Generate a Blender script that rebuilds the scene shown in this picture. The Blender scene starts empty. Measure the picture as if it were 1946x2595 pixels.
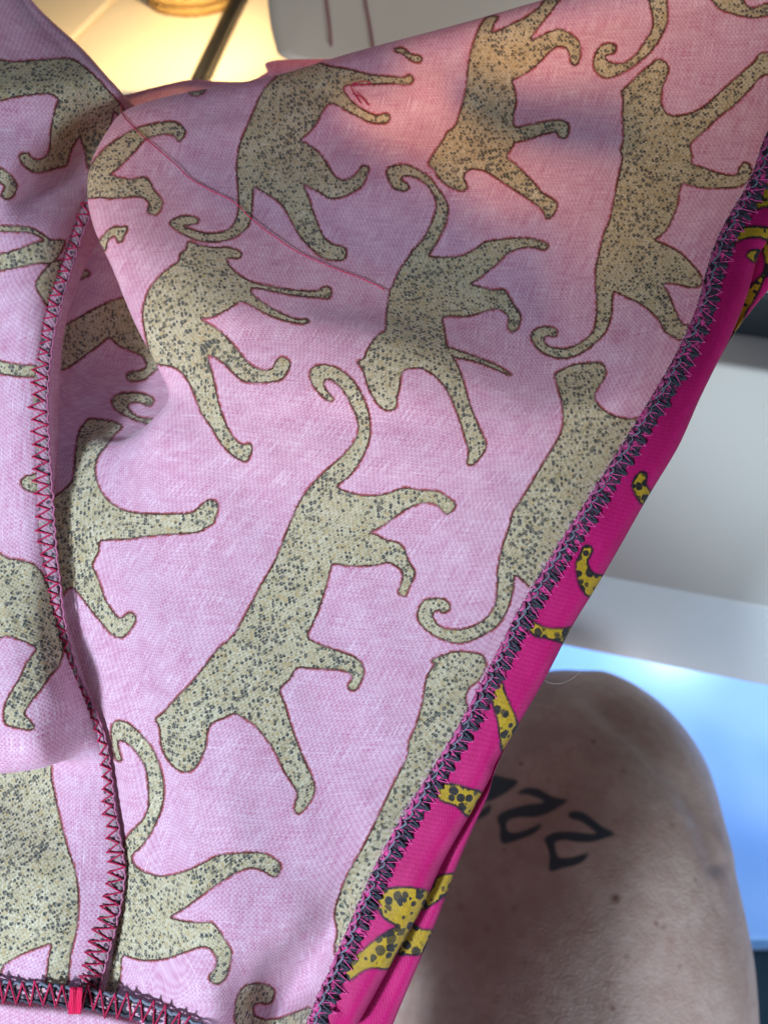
import bpy, math, random
import numpy as np
from mathutils import Vector, Matrix

random.seed(7)
rng = np.random.default_rng(7)
scene = bpy.context.scene
col = scene.collection

# ------------------------------------------------------------------ camera
W, H = 1946.0, 2595.0
CAM = np.array([0.0, 0.0, 1.12])
TILT = math.radians(32)          # looking 58 degrees below the horizontal
RIGHT = np.array([1.0, 0.0, 0.0])
UP = np.array([0.0, math.cos(TILT), math.sin(TILT)])
FWD = np.array([0.0, math.sin(TILT), -math.cos(TILT)])
cam_data = bpy.data.cameras.new('camera')
cam = bpy.data.objects.new('camera', cam_data)
col.objects.link(cam)
cam.location = CAM
cam.rotation_euler = (TILT, 0, 0)
cam_data.sensor_fit = 'HORIZONTAL'
cam_data.sensor_width = 36
cam_data.lens = 36
cam_data.clip_start = 0.01
cam_data.clip_end = 50
cam_data.dof.use_dof = True
cam_data.dof.focus_distance = 0.190
cam_data.dof.aperture_fstop = 18.0
scene.camera = cam

# ------------------------------------------------------------------ world, lights, exposure
world = bpy.data.worlds.new('World')
scene.world = world
world.use_nodes = True
bg = world.node_tree.nodes['Background']
bg.inputs[0].default_value = (0.54, 0.55, 0.60, 1)
bg.inputs[1].default_value = 0.12

def P(px, py, d):
    """point seen at photograph pixel (px, py) at distance d along the view axis"""
    px = np.asarray(px, float); py = np.asarray(py, float); d = np.asarray(d, float)
    a = (px - W / 2) / W * d
    b = (H / 2 - py) / W * d
    return CAM + d[..., None] * FWD + a[..., None] * RIGHT + b[..., None] * UP

def project(p):
    q = np.asarray(p) - CAM
    d = q @ FWD
    return W / 2 + (q @ RIGHT) / d * W, H / 2 - (q @ UP) / d * W, d

def hit_z(px, py, z):
    r = P(px, py, 1.0) - CAM
    return CAM + r * ((z - CAM[2]) / r[2])

def area(name, loc, target, size, size_y, power, color):
    l = bpy.data.lights.new(name, 'AREA')
    l.shape = 'RECTANGLE'; l.size = size; l.size_y = size_y
    l.energy = power; l.color = color
    o = bpy.data.objects.new(name, l)
    col.objects.link(o)
    o.location = loc
    o.rotation_euler = (Vector(target) - Vector(loc)).to_track_quat('-Z', 'Y').to_euler()
    return o

# window behind the sitter on the left: cool daylight
area('window_light', (-0.36, -0.26, 1.27), (-0.02, 0.02, 0.92), 0.2, 0.2, 2.0, (0.64, 0.82, 1.0))
# second window on the right, farther off
area('side_window_light', (0.52, -0.52, 0.88), (0.12, -0.06, 0.72), 0.3, 0.3, 5.0, (0.66, 0.80, 1.0))
# daylight from the side window that falls on the floor beyond the chair
area('floor_window_light', (0.95, 1.05, 0.40), (0.50, 0.50, 0.0), 0.4, 0.4, 40.0, (0.72, 0.86, 1.0))

# added spot that brightens the right part of the desk
def spot(name, loc, target, watts, cone, blend, color, soft):
    l = bpy.data.lights.new(name, 'SPOT'); l.shadow_soft_size = soft
    l.spot_size = math.radians(cone); l.spot_blend = blend; l.energy = watts; l.color = color
    o = bpy.data.objects.new(name, l); col.objects.link(o); o.location = loc
    o.rotation_euler = (Vector(target) - Vector(loc)).to_track_quat('-Z', 'Y').to_euler()
spot('desk_fill_light', (0.56, 0.70, 1.75), (0.36, 0.47, 0.76), 34.0, 36, 0.6, (0.78, 0.90, 1.0), 0.06)
# added spot, its cone shaped to end in a slanting edge across the cloth
spot('cloth_patch_light', (-0.35, -0.25, 1.25), tuple(P(-1200, 3450, 0.19)), 23.0, 71.5, 0.17, (0.66, 0.80, 1.0), 0.035)
spot('floor_glare_light', (0.979, 0.977, 1.403), (0.4346, 0.4336, 0.0), 14.0, 26, 0.8, (0.80, 0.93, 1.0), 0.05)  # added spot, aimed to throw a glare on the floor

scene.view_settings.view_transform = 'Standard'
scene.view_settings.look = 'None'
scene.view_settings.gamma = 1
scene.view_settings.exposure = 0.0
scene.cycles.use_denoising = True
scene.cycles.max_bounces = 5
scene.cycles.use_adaptive_sampling = True
scene.cycles.adaptive_threshold = 0.02

# ------------------------------------------------------------------ helpers: meshes
def mesh_obj(name, verts, faces, mat, parent=None, smooth=True, origin=None):
    me = bpy.data.meshes.new(name)
    v = np.asarray(verts, float)
    if parent is not None:
        o_ = np.array(parent.get('_o', (0, 0, 0)))
    else:
        o_ = np.zeros(3) if origin is None else np.asarray(origin, float)
    me.from_pydata((v - o_).tolist(), [], faces)
    if smooth:
        me.polygons.foreach_set('use_smooth', [True] * len(me.polygons))
    me.materials.append(mat)
    me.update()
    o = bpy.data.objects.new(name, me)
    col.objects.link(o)
    if parent is not None:
        o.parent = parent
        o['_o'] = tuple(o_)
    else:
        o.location = o_
        o['_o'] = tuple(o_)
    return o

def empty(name, loc):
    o = bpy.data.objects.new(name, None)
    col.objects.link(o)
    o.empty_display_size = 0.02
    o.location = loc
    o['_o'] = tuple(float(c) for c in loc)
    return o

def tag(o, label, cat=None, group=None, kind=None):
    if label: o['label'] = label
    if cat: o['category'] = cat
    if group: o['group'] = group
    if kind: o['kind'] = kind
    return o

def grid_faces(nr, nc):
    i = np.arange(nr - 1)[:, None] * nc + np.arange(nc - 1)[None, :]
    f = np.stack([i, i + nc, i + nc + 1, i + 1], -1).reshape(-1, 4)
    return f.tolist()

def cr(t, p0, p1, p2, p3):
    return 0.5 * (2 * p1 + (p2 - p0) * t + (2 * p0 - 5 * p1 + 4 * p2 - p3) * t * t + (3 * p1 - p0 - 3 * p2 + p3) * t ** 3)

def cr_axis0(a, n):
    """Catmull-Rom through a along axis 0, n samples a span"""
    a = np.asarray(a, float)
    ext = np.concatenate([2 * a[:1] - a[1:2], a, 2 * a[-1:] - a[-2:-1]])
    out = []
    ts = np.arange(n) / n
    sh = (n,) + (1,) * (a.ndim - 1)
    for k in range(len(a) - 1):
        out.append(cr(ts.reshape(sh), ext[k][None], ext[k + 1][None], ext[k + 2][None], ext[k + 3][None]))
    out.append(a[-1:])
    return np.concatenate(out)

def base_depth(py):
    return 0.215 - 0.035 * np.asarray(py, float) / 2595.0

def net(rows, nr, nc):
    a = np.array(rows, float)
    a = cr_axis0(a, nr)
    a = np.swapaxes(cr_axis0(np.swapaxes(a, 0, 1), nc), 0, 1)
    return a                      # (R, C, 3): px, py, mm towards the camera

def tube(pts, r, n=6, closed=False):
    pts = np.asarray(pts, float)
    m = len(pts)
    r = np.broadcast_to(np.asarray(r, float), (m,))
    t = np.gradient(pts, axis=0)
    if closed:
        t = np.roll(pts, -1, 0) - np.roll(pts, 1, 0)
    t /= np.linalg.norm(t, axis=1)[:, None] + 1e-12
    ref = -FWD + 0.13 * RIGHT
    a = np.cross(t, ref); a /= np.linalg.norm(a, axis=1)[:, None] + 1e-12
    b = np.cross(a, t)
    ang = np.arange(n) * 2 * math.pi / n
    v = pts[:, None] + r[:, None, None] * (np.cos(ang)[None, :, None] * a[:, None] + np.sin(ang)[None, :, None] * b[:, None])
    f = []
    for i in range(m if closed else m - 1):
        for k in range(n):
            f.append((i * n + k, i * n + (k + 1) % n, ((i + 1) % m) * n + (k + 1) % n, ((i + 1) % m) * n + k))
    if not closed:
        f.append(tuple(range(n))[::-1]); f.append(tuple((m - 1) * n + k for k in range(n)))
    return v.reshape(-1, 3), f

def set_attr(o, name, data, typ='FLOAT'):
    at = o.data.attributes.new(name, typ, 'POINT')
    at.data.foreach_set('value' if typ == 'FLOAT' else 'vector', np.asarray(data, np.float32).ravel())

# ------------------------------------------------------------------ helpers: prints traced as outlines
K8 = 800 / 1659.0
K5 = 500 / 1659.0
K3 = 300 / 1659.0
FR = {'R1': (0, 0, K8), 'R2': (600, 0, K8), 'R3': (1146, 0, K8), 'R4': (0, 700, K8), 'R5': (600, 700, K8),
      'R6': (1146, 700, K8), 'R7': (0, 1300, K8), 'R8': (600, 1300, K8), 'R9': (1146, 1300, K8),
      'R10': (0, 1795, K8), 'R11': (600, 1795, K8), 'R12': (1146, 1795, K8),
      'z1': (0, 0, K5), 'z2': (0, 450, K5), 'z4': (1446, 300, K5), 'z5': (750, 2095, K5), 'z7': (50, 1100, K3)}

def outline(s, smooth=3):
    """'R2: x,y x,y ... R5: x,y' -> closed polygon in photograph pixels, corners softened"""
    pts = []
    fr = None
    for tok in s.split():
        if tok.endswith(':'):
            fr = FR[tok[:-1]]
        else:
            x, y = tok.split(',')
            pts.append((fr[0] + float(x) * fr[2], fr[1] + float(y) * fr[2]))
    a = np.array(pts)
    if smooth > 1:
        ext = np.concatenate([a[-1:], a, a[:2]])
        out = []
        for t in np.arange(smooth) / smooth:
            out.append(cr(t, ext[:-3], ext[1:-2], ext[2:-1], ext[3:]))
        a = np.stack(out, 1).reshape(-1, 2)
    return a

def polys_sdf(polys, x, y, pad=16.0):
    """signed distance (pixels, negative inside) to the nearest outline"""
    x = np.asarray(x, float).ravel(); y = np.asarray(y, float).ravel()
    res = np.full(x.shape, pad)
    for p in polys:
        lo = p.min(0) - pad; hi = p.max(0) + pad
        idx = np.nonzero((x > lo[0]) & (x < hi[0]) & (y > lo[1]) & (y < hi[1]))[0]
        if len(idx) == 0: continue
        X = x[idx]; Y = y[idx]
        d2 = np.full(X.shape, 1e12); ins = np.zeros(X.shape, bool)
        q = np.roll(p, -1, 0)
        for (ax, ay), (bx, by) in zip(p, q):
            ex, ey = bx - ax, by - ay
            L = ex * ex + ey * ey
            if L < 1e-9: continue
            t = np.clip(((X - ax) * ex + (Y - ay) * ey) / L, 0, 1)
            dx = X - ax - t * ex; dy = Y - ay - t * ey
            d2 = np.minimum(d2, dx * dx + dy * dy)
            c = ((ay > Y) != (by > Y))
            if abs(ey) > 1e-9:
                ins ^= c & (X < (Y - ay) / ey * ex + ax)
        d = np.sqrt(d2)
        d = np.where(ins, -d, d)
        res[idx] = np.where(np.abs(res[idx]) < 1e9, np.minimum(res[idx], d), d)
    return res

# ------------------------------------------------------------------ materials
class NT:
    def __init__(s, name):
        s.m = bpy.data.materials.new(name); s.m.use_nodes = True
        s.t = s.m.node_tree; s.n = s.t.nodes; s.l = s.t.links
        s.n.clear()
        s.out = s.n.new('ShaderNodeOutputMaterial')
    def new(s, typ, **kw):
        n = s.n.new(typ)
        for k, v in kw.items(): setattr(n, k, v)
        return n
    def put(s, sock, v):
        if isinstance(v, bpy.types.NodeSocket): s.l.new(v, sock)
        elif v is not None: sock.default_value = v
    def math(s, op, a, b=None, c=None, clamp=False):
        n = s.new('ShaderNodeMath', operation=op, use_clamp=clamp)
        for i, v in enumerate((a, b, c)):
            if v is not None: s.put(n.inputs[i], v)
        return n.outputs[0]
    def attr(s, name, vec=False):
        n = s.new('ShaderNodeAttribute', attribute_name=name)
        return n.outputs['Vector'] if vec else n.outputs['Fac']
    def mix(s, f, a, b, typ='MIX'):
        n = s.new('ShaderNodeMix', data_type='RGBA', blend_type=typ)
        s.put(n.inputs[0], f); s.put(n.inputs[6], a); s.put(n.inputs[7], b)
        return n.outputs[2]
    def ramp(s, v, lo, hi, a=0.0, b=1.0):
        n = s.new('ShaderNodeMapRange', interpolation_type='SMOOTHSTEP')
        s.put(n.inputs[0], v); s.put(n.inputs[1], lo); s.put(n.inputs[2], hi); s.put(n.inputs[3], a); s.put(n.inputs[4], b)
        return n.outputs[0]
    def noise(s, vec, scale, detail=2.0, rough=0.5, dist=0.0):
        n = s.new('ShaderNodeTexNoise')
        if vec is not None: s.put(n.inputs['Vector'], vec)
        n.inputs['Scale'].default_value = scale; n.inputs['Detail'].default_value = detail
        n.inputs['Roughness'].default_value = rough; n.inputs['Distortion'].default_value = dist
        return n.outputs[0]
    def vmul(s, vec, v):
        n = s.new('ShaderNodeVectorMath', operation='MULTIPLY')
        s.put(n.inputs[0], vec); n.inputs[1].default_value = v
        return n.outputs[0]
    def vadd(s, a, b):
        n = s.new('ShaderNodeVectorMath', operation='ADD')
        s.put(n.inputs[0], a); s.put(n.inputs[1], b)
        return n.outputs[0]
    def sep(s, vec):
        n = s.new('ShaderNodeSeparateXYZ'); s.put(n.inputs[0], vec); return n.outputs
    def pbr(s, color, rough=0.6, **kw):
        n = s.new('ShaderNodeBsdfPrincipled')
        s.put(n.inputs['Base Color'], color); s.put(n.inputs['Roughness'], rough)
        for k, v in kw.items(): s.put(n.inputs[k.replace('_', ' ')], v)
        return n
    def bump(s, h, strength, dist):
        n = s.new('ShaderNodeBump'); s.put(n.inputs['Height'], h)
        n.inputs['Strength'].default_value = strength; n.inputs['Distance'].default_value = dist
        return n.outputs[0]
    def finish(s, sh):
        s.l.new(sh, s.out.inputs[0]); return s.m

def rgb(r, g, b): return (r, g, b, 1.0)

PITCH = 0.60   # mm between threads of the weave

def weave_nodes(t, sheet):
    """plain weave: checker of crossing threads plus uneven, slubby yarn. returns (weave -1..1, yarn 0..1)"""
    wob = t.new('ShaderNodeTexNoise'); t.put(wob.inputs['Vector'], sheet); wob.inputs['Scale'].default_value = 0.35; wob.inputs['Detail'].default_value = 0.0
    wv = t.vmul(wob.outputs['Color'], (0.35, 0.35, 0))
    x, y, _ = t.sep(t.vadd(sheet, wv))
    sx = t.math('SINE', t.math('MULTIPLY', x, math.pi / PITCH))
    sy = t.math('SINE', t.math('MULTIPLY', y, math.pi / PITCH))
    w = t.math('MULTIPLY', sx, sy)
    slub_y = t.noise(t.vmul(sheet, (2.9, 0.16, 1)), 1.0, 1.0, 0.6)
    slub_x = t.noise(t.vmul(sheet, (0.16, 2.9, 1)), 1.0, 1.0, 0.6)
    return w, slub_x, slub_y

def print_cloth(name, pink_d, pink_l, tan_d, tan_l, tan_o, spot, line, red, transl, spot_scale, line_w, red_amt, spot_r, sheen=0.15, rough=0.9, wv=0.19, spot_lo=0.6, spot_jag=0.26):
    t = NT(name)
    sheet = t.attr('sheet', True)
    sdf = t.attr('print_distance')
    w, slx, sly = weave_nodes(t, sheet)
    obj = t.vmul(t.new('ShaderNodeTexCoord').outputs['Object'], (1000, 1000, 1000))
    mott = t.noise(obj, 0.16, 2.0, 0.55)
    mid = t.noise(obj, 0.75, 1.0)
    jag = t.noise(sheet, 2.0, 0.0)
    fac = t.math('MULTIPLY_ADD', w, wv, 0.48)
    fac = t.math('MULTIPLY_ADD', t.math('SUBTRACT', sly, 0.5), 0.80, fac)
    fac = t.math('MULTIPLY_ADD', t.math('SUBTRACT', slx, 0.5), 0.70, fac)
    fac = t.math('ADD', fac, t.ramp(sly, 0.64, 0.80, 0.0, 0.30))
    fac = t.math('ADD', fac, t.ramp(slx, 0.68, 0.82, 0.0, 0.25))
    fac = t.math('MULTIPLY_ADD', t.math('SUBTRACT', mott, 0.5), 0.4, fac, clamp=True)
    pink = t.mix(fac, pink_d, pink_l)
    fac2 = t.math('MULTIPLY_ADD', t.math('SUBTRACT', mid, 0.5), 0.7, fac, clamp=True)
    tan = t.mix(fac2, tan_d, tan_l)
    tan = t.mix(t.ramp(mid, 0.54, 0.70, 0.0, 0.6), tan, tan_o)
    # edges of the print follow single threads
    s = t.math('MULTIPLY_ADD', t.math('SUBTRACT', jag, 0.5), 5.0, sdf)
    inside = t.ramp(s, 0.8, -0.8)
    # leopard spots
    vor = t.new('ShaderNodeTexVoronoi', feature='F1'); t.put(vor.inputs['Vector'], obj)
    vor.inputs['Scale'].default_value = spot_scale; vor.inputs['Randomness'].default_value = 0.9
    vr = t.sep(vor.outputs['Color'])
    rad = t.math('MULTIPLY_ADD', vr[0], spot_r, spot_r * 0.30)
    rad = t.math('MULTIPLY', rad, t.ramp(t.noise(obj, 0.09, 1.0), 0.35, 0.65, 0.85, 1.15))
    dist = t.math('MULTIPLY_ADD', t.math('SUBTRACT', jag, 0.5), spot_jag, vor.outputs['Distance'])
    sp = t.ramp(t.math('SUBTRACT', dist, rad), 0.07, -0.07)
    sp = t.math('MULTIPLY', sp, t.ramp(w, -1.0, 0.6, 1.0, spot_lo))
    sp = t.math('MULTIPLY', sp, t.ramp(vr[1], 0.0, 0.4, 0.82, 1.0))
    body = t.mix(sp, tan, spot)
    c = t.mix(inside, pink, body)
    ln = t.ramp(t.math('ABSOLUTE', s), line_w, line_w * 0.40)
    lnm = t.math('MULTIPLY', ln, t.ramp(mott, 0.30, 0.6, 0.55, 0.95))
    fr = t.math('MULTIPLY', t.ramp(t.math('ABSOLUTE', t.math('SUBTRACT', s, line_w * 0.9)), line_w * 1.1, line_w * 0.3),
                t.math('MULTIPLY', t.ramp(mid, 0.35, 0.55, 0.25, 1.0), red_amt))
    c = t.mix(fr, c, red)
    c = t.mix(lnm, c, line)
    h = t.math('MULTIPLY_ADD', sly, 0.7, t.math('MULTIPLY_ADD', w, 0.5, slx))
    nb = t.bump(h, 0.35, 0.00012)
    p = t.pbr(c, rough, Sheen_Weight=sheen, Normal=nb)
    p.inputs['Specular IOR Level'].default_value = 0.2
    tr = t.new('ShaderNodeBsdfTranslucent')
    t.put(tr.inputs[0], t.mix(1.0, c, rgb(1.0, 0.82, 0.80), 'MULTIPLY'))
    mx = t.new('ShaderNodeMixShader'); mx.inputs[0].default_value = transl
    t.l.new(p.outputs[0], mx.inputs[1]); t.l.new(tr.outputs[0], mx.inputs[2])
    return t.finish(mx.outputs[0])

M_wrong = print_cloth('cloth_reverse', rgb(0.47, 0.13, 0.24), rgb(0.82, 0.62, 0.71), rgb(0.27, 0.20, 0.075), rgb(0.72, 0.665, 0.49),
                      rgb(0.40, 0.27, 0.09), rgb(0.022, 0.030, 0.042), rgb(0.085, 0.030, 0.020), rgb(0.38, 0.045, 0.03), 0.36, 0.98, 3.4, 0.8, 0.47)
M_right = print_cloth('cloth_face', rgb(0.31, 0.000, 0.065), rgb(0.51, 0.008, 0.14), rgb(0.26, 0.15, 0.005), rgb(0.46, 0.30, 0.02),
                      rgb(0.40, 0.22, 0.01), rgb(0.010, 0.010, 0.014), rgb(0.012, 0.006, 0.012), rgb(0.05, 0.0, 0.02), 0.12, 0.46, 4.4, 0.3, 0.52, 0.05, 0.6, 0.10, 0.95, 0.10)

def simple(name, color, rough=0.5, noise_scale=None, amt=0.15, **kw):
    t = NT(name)
    c = color
    if noise_scale:
        tc = t.new('ShaderNodeTexCoord')
        f = t.noise(tc.outputs['Object'], noise_scale, 3.0)
        dark = tuple(v * (1 - amt) for v in color[:3]) + (1,)
        c = t.mix(t.ramp(f, 0.3, 0.7), dark, color)
    return t.finish(t.pbr(c, rough, **kw).outputs[0])

def thread_mat(name, a, b):
    t = NT(name)
    tc = t.new('ShaderNodeTexCoord')
    f = t.noise(tc.outputs['Object'], 2600.0, 1.0)
    c = t.mix(f, a, b)
    p = t.pbr(c, 0.65, Sheen_Weight=0.03, Specular_IOR_Level=0.2, Normal=t.bump(f, 0.5, 0.0001))
    return t.finish(p.outputs[0])

M_red = thread_mat('red_thread', rgb(0.20, 0.002, 0.022), rgb(0.40, 0.012, 0.065))
M_loose = thread_mat('loose_red_thread', rgb(0.42, 0.008, 0.05), rgb(0.66, 0.03, 0.11))
M_magenta = thread_mat('magenta_thread', rgb(0.40, 0.02, 0.14), rgb(0.75, 0.12, 0.34))
M_grey = thread_mat('grey_thread', rgb(0.020, 0.024, 0.038), rgb(0.22, 0.24, 0.29))
M_pinkloop = thread_mat('pink_loop_thread', rgb(0.24, 0.012, 0.085), rgb(0.50, 0.12, 0.26))
M_tack = thread_mat('tack_thread', rgb(0.40, 0.0, 0.03), rgb(0.62, 0.01, 0.08))

# ================================================================== the setting: floor, desk
t = NT('blue_floor')
tc = t.new('ShaderNodeTexCoord')
f = t.ramp(t.noise(tc.outputs['Object'], 4.0, 2.0), 0.35, 0.65)
c = t.mix(f, rgb(0.19, 0.35, 0.70), rgb(0.30, 0.48, 0.84))
M_floor = t.finish(t.pbr(c, 0.20).outputs[0])
fl = mesh_obj('floor', [(-3, -2, 0), (4, -2, 0), (4, 4, 0), (-3, 4, 0)], [(0, 1, 2, 3)], M_floor, smooth=False)
tag(fl, 'smooth blue floor seen past the bare leg', kind='structure')

def box_mesh(lo, hi, bev=0.0, seg=2):
    import bmesh
    bm = bmesh.new()
    bmesh.ops.create_cube(bm, size=1)
    lo = np.asarray(lo, float); hi = np.asarray(hi, float)
    for v in bm.verts:
        v.co = Vector(((lo + hi) / 2 + np.array(v.co) * (hi - lo)).tolist())
    if bev > 0:
        bmesh.ops.bevel(bm, geom=bm.edges[:], offset=bev, segments=seg, affect='EDGES', profile=0.5)
    vs = np.array([v.co[:] for v in bm.verts]); bm.verts.index_update()
    fs = [tuple(v.index for v in f.verts) for f in bm.faces]
    bm.free()
    return vs, fs

t = NT('white_laminate')
tc = t.new('ShaderNodeTexCoord')
f = t.noise(tc.outputs['Object'], 9.0, 4.0)
smud = t.ramp(t.noise(t.vmul(tc.outputs['Object'], (6, 30, 30)), 1.0, 3.0, 0.6), 0.62, 0.75)
c = t.mix(f, rgb(0.64, 0.655, 0.62), rgb(0.72, 0.73, 0.70))
c = t.mix(t.math('MULTIPLY', smud, 0.25), c, rgb(0.38, 0.34, 0.27))
M_desk = t.finish(t.pbr(c, 0.42).outputs[0])

ZD = float(P(1738, 1500, 0.40)[2])
e1 = hit_z(1530, 1462, ZD); e2 = hit_z(1946, 1540, ZD)
ed = (e2 - e1) / np.linalg.norm(e2 - e1)
yaw = math.atan2(ed[1], ed[0])
back = np.array([-ed[1], ed[0], 0])
# thickness of the top from the lower edge seen at the right border
thick = 0.05
for th in np.arange(0.02, 0.10, 0.0005):
    if project(e2 - np.array([0, 0, th]))[1] > 1706:
        thick = th; break
desk = empty('desk', tuple(e1)); desk.rotation_euler = (0, 0, yaw)
tag(desk, 'white desk with thick front edge, above the bare knee', 'desk')
v, f = box_mesh((-0.75, 0, -thick), (0.55, 0.60, 0), 0.0009, 2)
o = mesh_obj('desktop', v, f, M_desk, smooth=False); o.parent = desk
for lx in (-0.70, 0.50):
    for ly in (0.05, 0.55):
        v, f = box_mesh((lx - 0.025, ly - 0.025, -ZD - 0.0), (lx + 0.025, ly + 0.025, -thick - 0.0005), 0.002, 1)
        v = v + np.array([0, 0, 0.001]) * (v[:, 2:3] < -ZD + 0.01)
        o = mesh_obj('leg', v, f, M_desk, smooth=False); o.parent = desk

# ================================================================== sewing machine behind the cloth
M_cream = simple('machine_plastic', rgb(0.82, 0.67, 0.49), 0.38, 20, 0.05)
M_rubber = simple('dark_cable', rgb(0.010, 0.008, 0.006), 0.45, 60, 0.3)
ZB = ZD + 0.045                       # top of the machine's extension bed
machine = empty('sewing_machine', (0.0, 0.0, ZD))
pB = hit_z(430, 150, ZB)
machine.location = (float(pB[0]), float(pB[1]), ZD); machine['_o'] = (float(pB[0]), float(pB[1]), ZD)
tag(machine, 'white sewing machine with red threads down its head, lit yellow underneath', 'sewing machine')
# bed in two plates with a joint running along the photographed groove
g1 = hit_z(290, 0, ZB); g2 = hit_z(170, 120, ZB)
gd = (g2 - g1) / np.linalg.norm(g2 - g1)
gn = np.array([gd[1], -gd[0], 0]);
if gn[0] < 0: gn = -gn
def plate(name, corners, z0, z1):
    c = np.array(corners)[:, :2]
    n = len(c)
    ctr = c.mean(0)
    ins = c + (ctr - c) / np.linalg.norm(ctr - c, axis=1)[:, None] * 0.003
    v = [(x, y, z0) for x, y in c] + [(x, y, z1 - 0.002) for x, y in c] + [(x, y, z1) for x, y in ins]
    f = [tuple(range(n))[::-1], tuple(range(2 * n, 3 * n))]
    for k in range(n):
        for s in (0, n):
            f.append((s + k, s + (k + 1) % n, s + n + (k + 1) % n, s + n + k))
    return mesh_obj(name, v, f, M_cream, machine, smooth=False)
near = g2 + gd * 0.06; far = g1 - gd * 0.35
wR = np.array([0.42, 0.0, 0]); wL = np.array([-0.45, 0, 0])
plate('bed_plate', [near + gn * 0.001, near + gn * 0.001 + wR, far + gn * 0.001 + wR, far + gn * 0.001], ZD + 0.0005, ZB)
plate('extension_plate', [near - gn * 0.005, far - gn * 0.005, far - gn * 0.005 + wL, near - gn * 0.005 + wL], ZD + 0.0005, ZB - 0.001)

# head: rounded body hanging over the bed, narrowing to its lower face
HD = 0.40
hp = [(668, -60), (676, 60), (690, 130), (702, 158), (735, 172), (800, 181), (900, 184), (1200, 184), (1560, 184)]
prof = np.array(hp, float)
prof = cr_axis0(prof, 5)
front = P(prof[:, 0], prof[:, 1], np.full(len(prof), HD))
# extrude upwards in the picture plane and back: body made from the lower outline, rounded at front
rows_ = []
for k, (off, inset) in enumerate(((0.000, 0.010), (0.002, 0.004), (0.007, 0.001), (0.014, 0.0), (0.10, 0.0), (0.112, 0.004))):
    q = front.copy()
    ctr = P(1150, -200, HD)
    dirv = ctr - q; dirv /= np.linalg.norm(dirv, axis=1)[:, None]
    q = q + dirv * inset + np.array([0, math.cos(math.radians(8)), 0.0]) * off * 0.9
    rows_.append(q)
top_f = P(np.linspace(668, 1560, len(prof)), np.full(len(prof), -700.0), np.full(len(prof), HD))
a = np.array(rows_)                                    # (6, n, 3)
ups = np.array([0, 0.02, 0.16])
v = a.reshape(-1, 3).tolist(); n = len(prof); fcs = grid_faces(len(rows_), n)
base = len(v)
v += (a[0] * 0 + top_f).tolist(); fcs += [(k, k + 1, base + k + 1, base + k) for k in range(n - 1)]
b2 = len(v)
v += (top_f + np.array([0, 0.10, 0])).tolist()
fcs += [(base + k, base + k + 1, b2 + k + 1, b2 + k) for k in range(n - 1)]
last = (len(rows_) - 1) * n
fcs += [(b2 + k, b2 + k + 1, last + k + 1, last + k) for k in range(n - 1)]
head = mesh_obj('head', v, fcs, M_cream, machine)
for xs in ([(818, -80), (826, 0), (834, 60), (838, 115)], [(915, -80), (925, 0), (936, 60), (946, 126)]):
    q = cr_axis0(np.array(xs, float), 6)
    v, f = tube(P(q[:, 0], q[:, 1], np.full(len(q), HD - 0.0015)), 0.0005, 6)
    mesh_obj('needle_thread', v, f, M_red, machine)
# column that carries the head (behind the cloth)
cpt = hit_z(1500, 420, ZB)
v, f = box_mesh((cpt[0] - 0.05, cpt[1] - 0.02, ZD + 0.001), (cpt[0] + 0.06, cpt[1] + 0.09, ZB + 0.14), 0.008, 3)
mesh_obj('pillar', v, f, M_cream, machine)
# the machine's two little lamps: one over the bed, one by the needle behind the cloth
WARM = (1.0, 0.68, 0.32)
spot('bed_lamp_light', P(470, -330, 0.47), hit_z(420, 110, ZB), 2.4, 105, 0.7, (1.0, 0.78, 0.44), 0.02)
spot('needle_lamp_light', P(960, 270, 0.345), P(980, -350, 0.21), 1.75, 118, 0.6, WARM, 0.03)

# dark cable across the bed
ca = [hit_z(640, -60, ZB + 0.006), hit_z(600, 0, ZB + 0.006), hit_z(552, 100, ZB + 0.006), hit_z(505, 200, ZB + 0.006), hit_z(470, 290, ZB + 0.006)]
v, f = tube(cr_axis0(np.array(ca), 6), 0.0056, 12)
cable = mesh_obj('cable', v, f, M_rubber, origin=ca[2])
tag(cable, 'dark cable running across the yellow lit machine bed', 'cable')

# straw mat / coil at the top edge
t = NT('straw')
tc = t.new('ShaderNodeTexCoord')
f_ = t.noise(tc.outputs['Object'], 220, 3.0)
M_straw = t.finish(t.pbr(t.mix(f_, rgb(0.30, 0.15, 0.03), rgb(0.62, 0.40, 0.13)), 0.7).outputs[0])
sc_ = hit_z(488, 2, ZB)
straw = empty('straw_basket', (float(sc_[0]), float(sc_[1]), ZB))
tag(straw, 'round woven straw basket on the lit bed at the top edge', 'basket')
rb = abs(hit_z(592, -40, ZB)[0] - hit_z(385, -40, ZB)[0]) / 2
for k in range(4):
    ang = np.arange(72) * 2 * math.pi / 72
    rr = rb * (0.93 + 0.035 * k) * (1 + 0.012 * np.sin(ang * 24 + k))
    ring = np.stack([sc_[0] + rr * np.cos(ang), sc_[1] + 0.75 * rr * np.sin(ang), ZB + 0.004 + 0.0075 * k + 0.001 * np.sin(ang * 24 + k * 1.6)], 1)
    v, f = tube(ring, 0.0042, 8, closed=True)
    mesh_obj('coil', v, f, M_straw, straw)
ang = np.arange(40) * 2 * math.pi / 40
v = [(sc_[0] + rb * .93 * math.cos(a_), sc_[1] + rb * .7 * math.sin(a_), ZB + 0.003) for a_ in ang]
mesh_obj('base', v, [tuple(range(40))], M_straw, straw, smooth=False)

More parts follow.
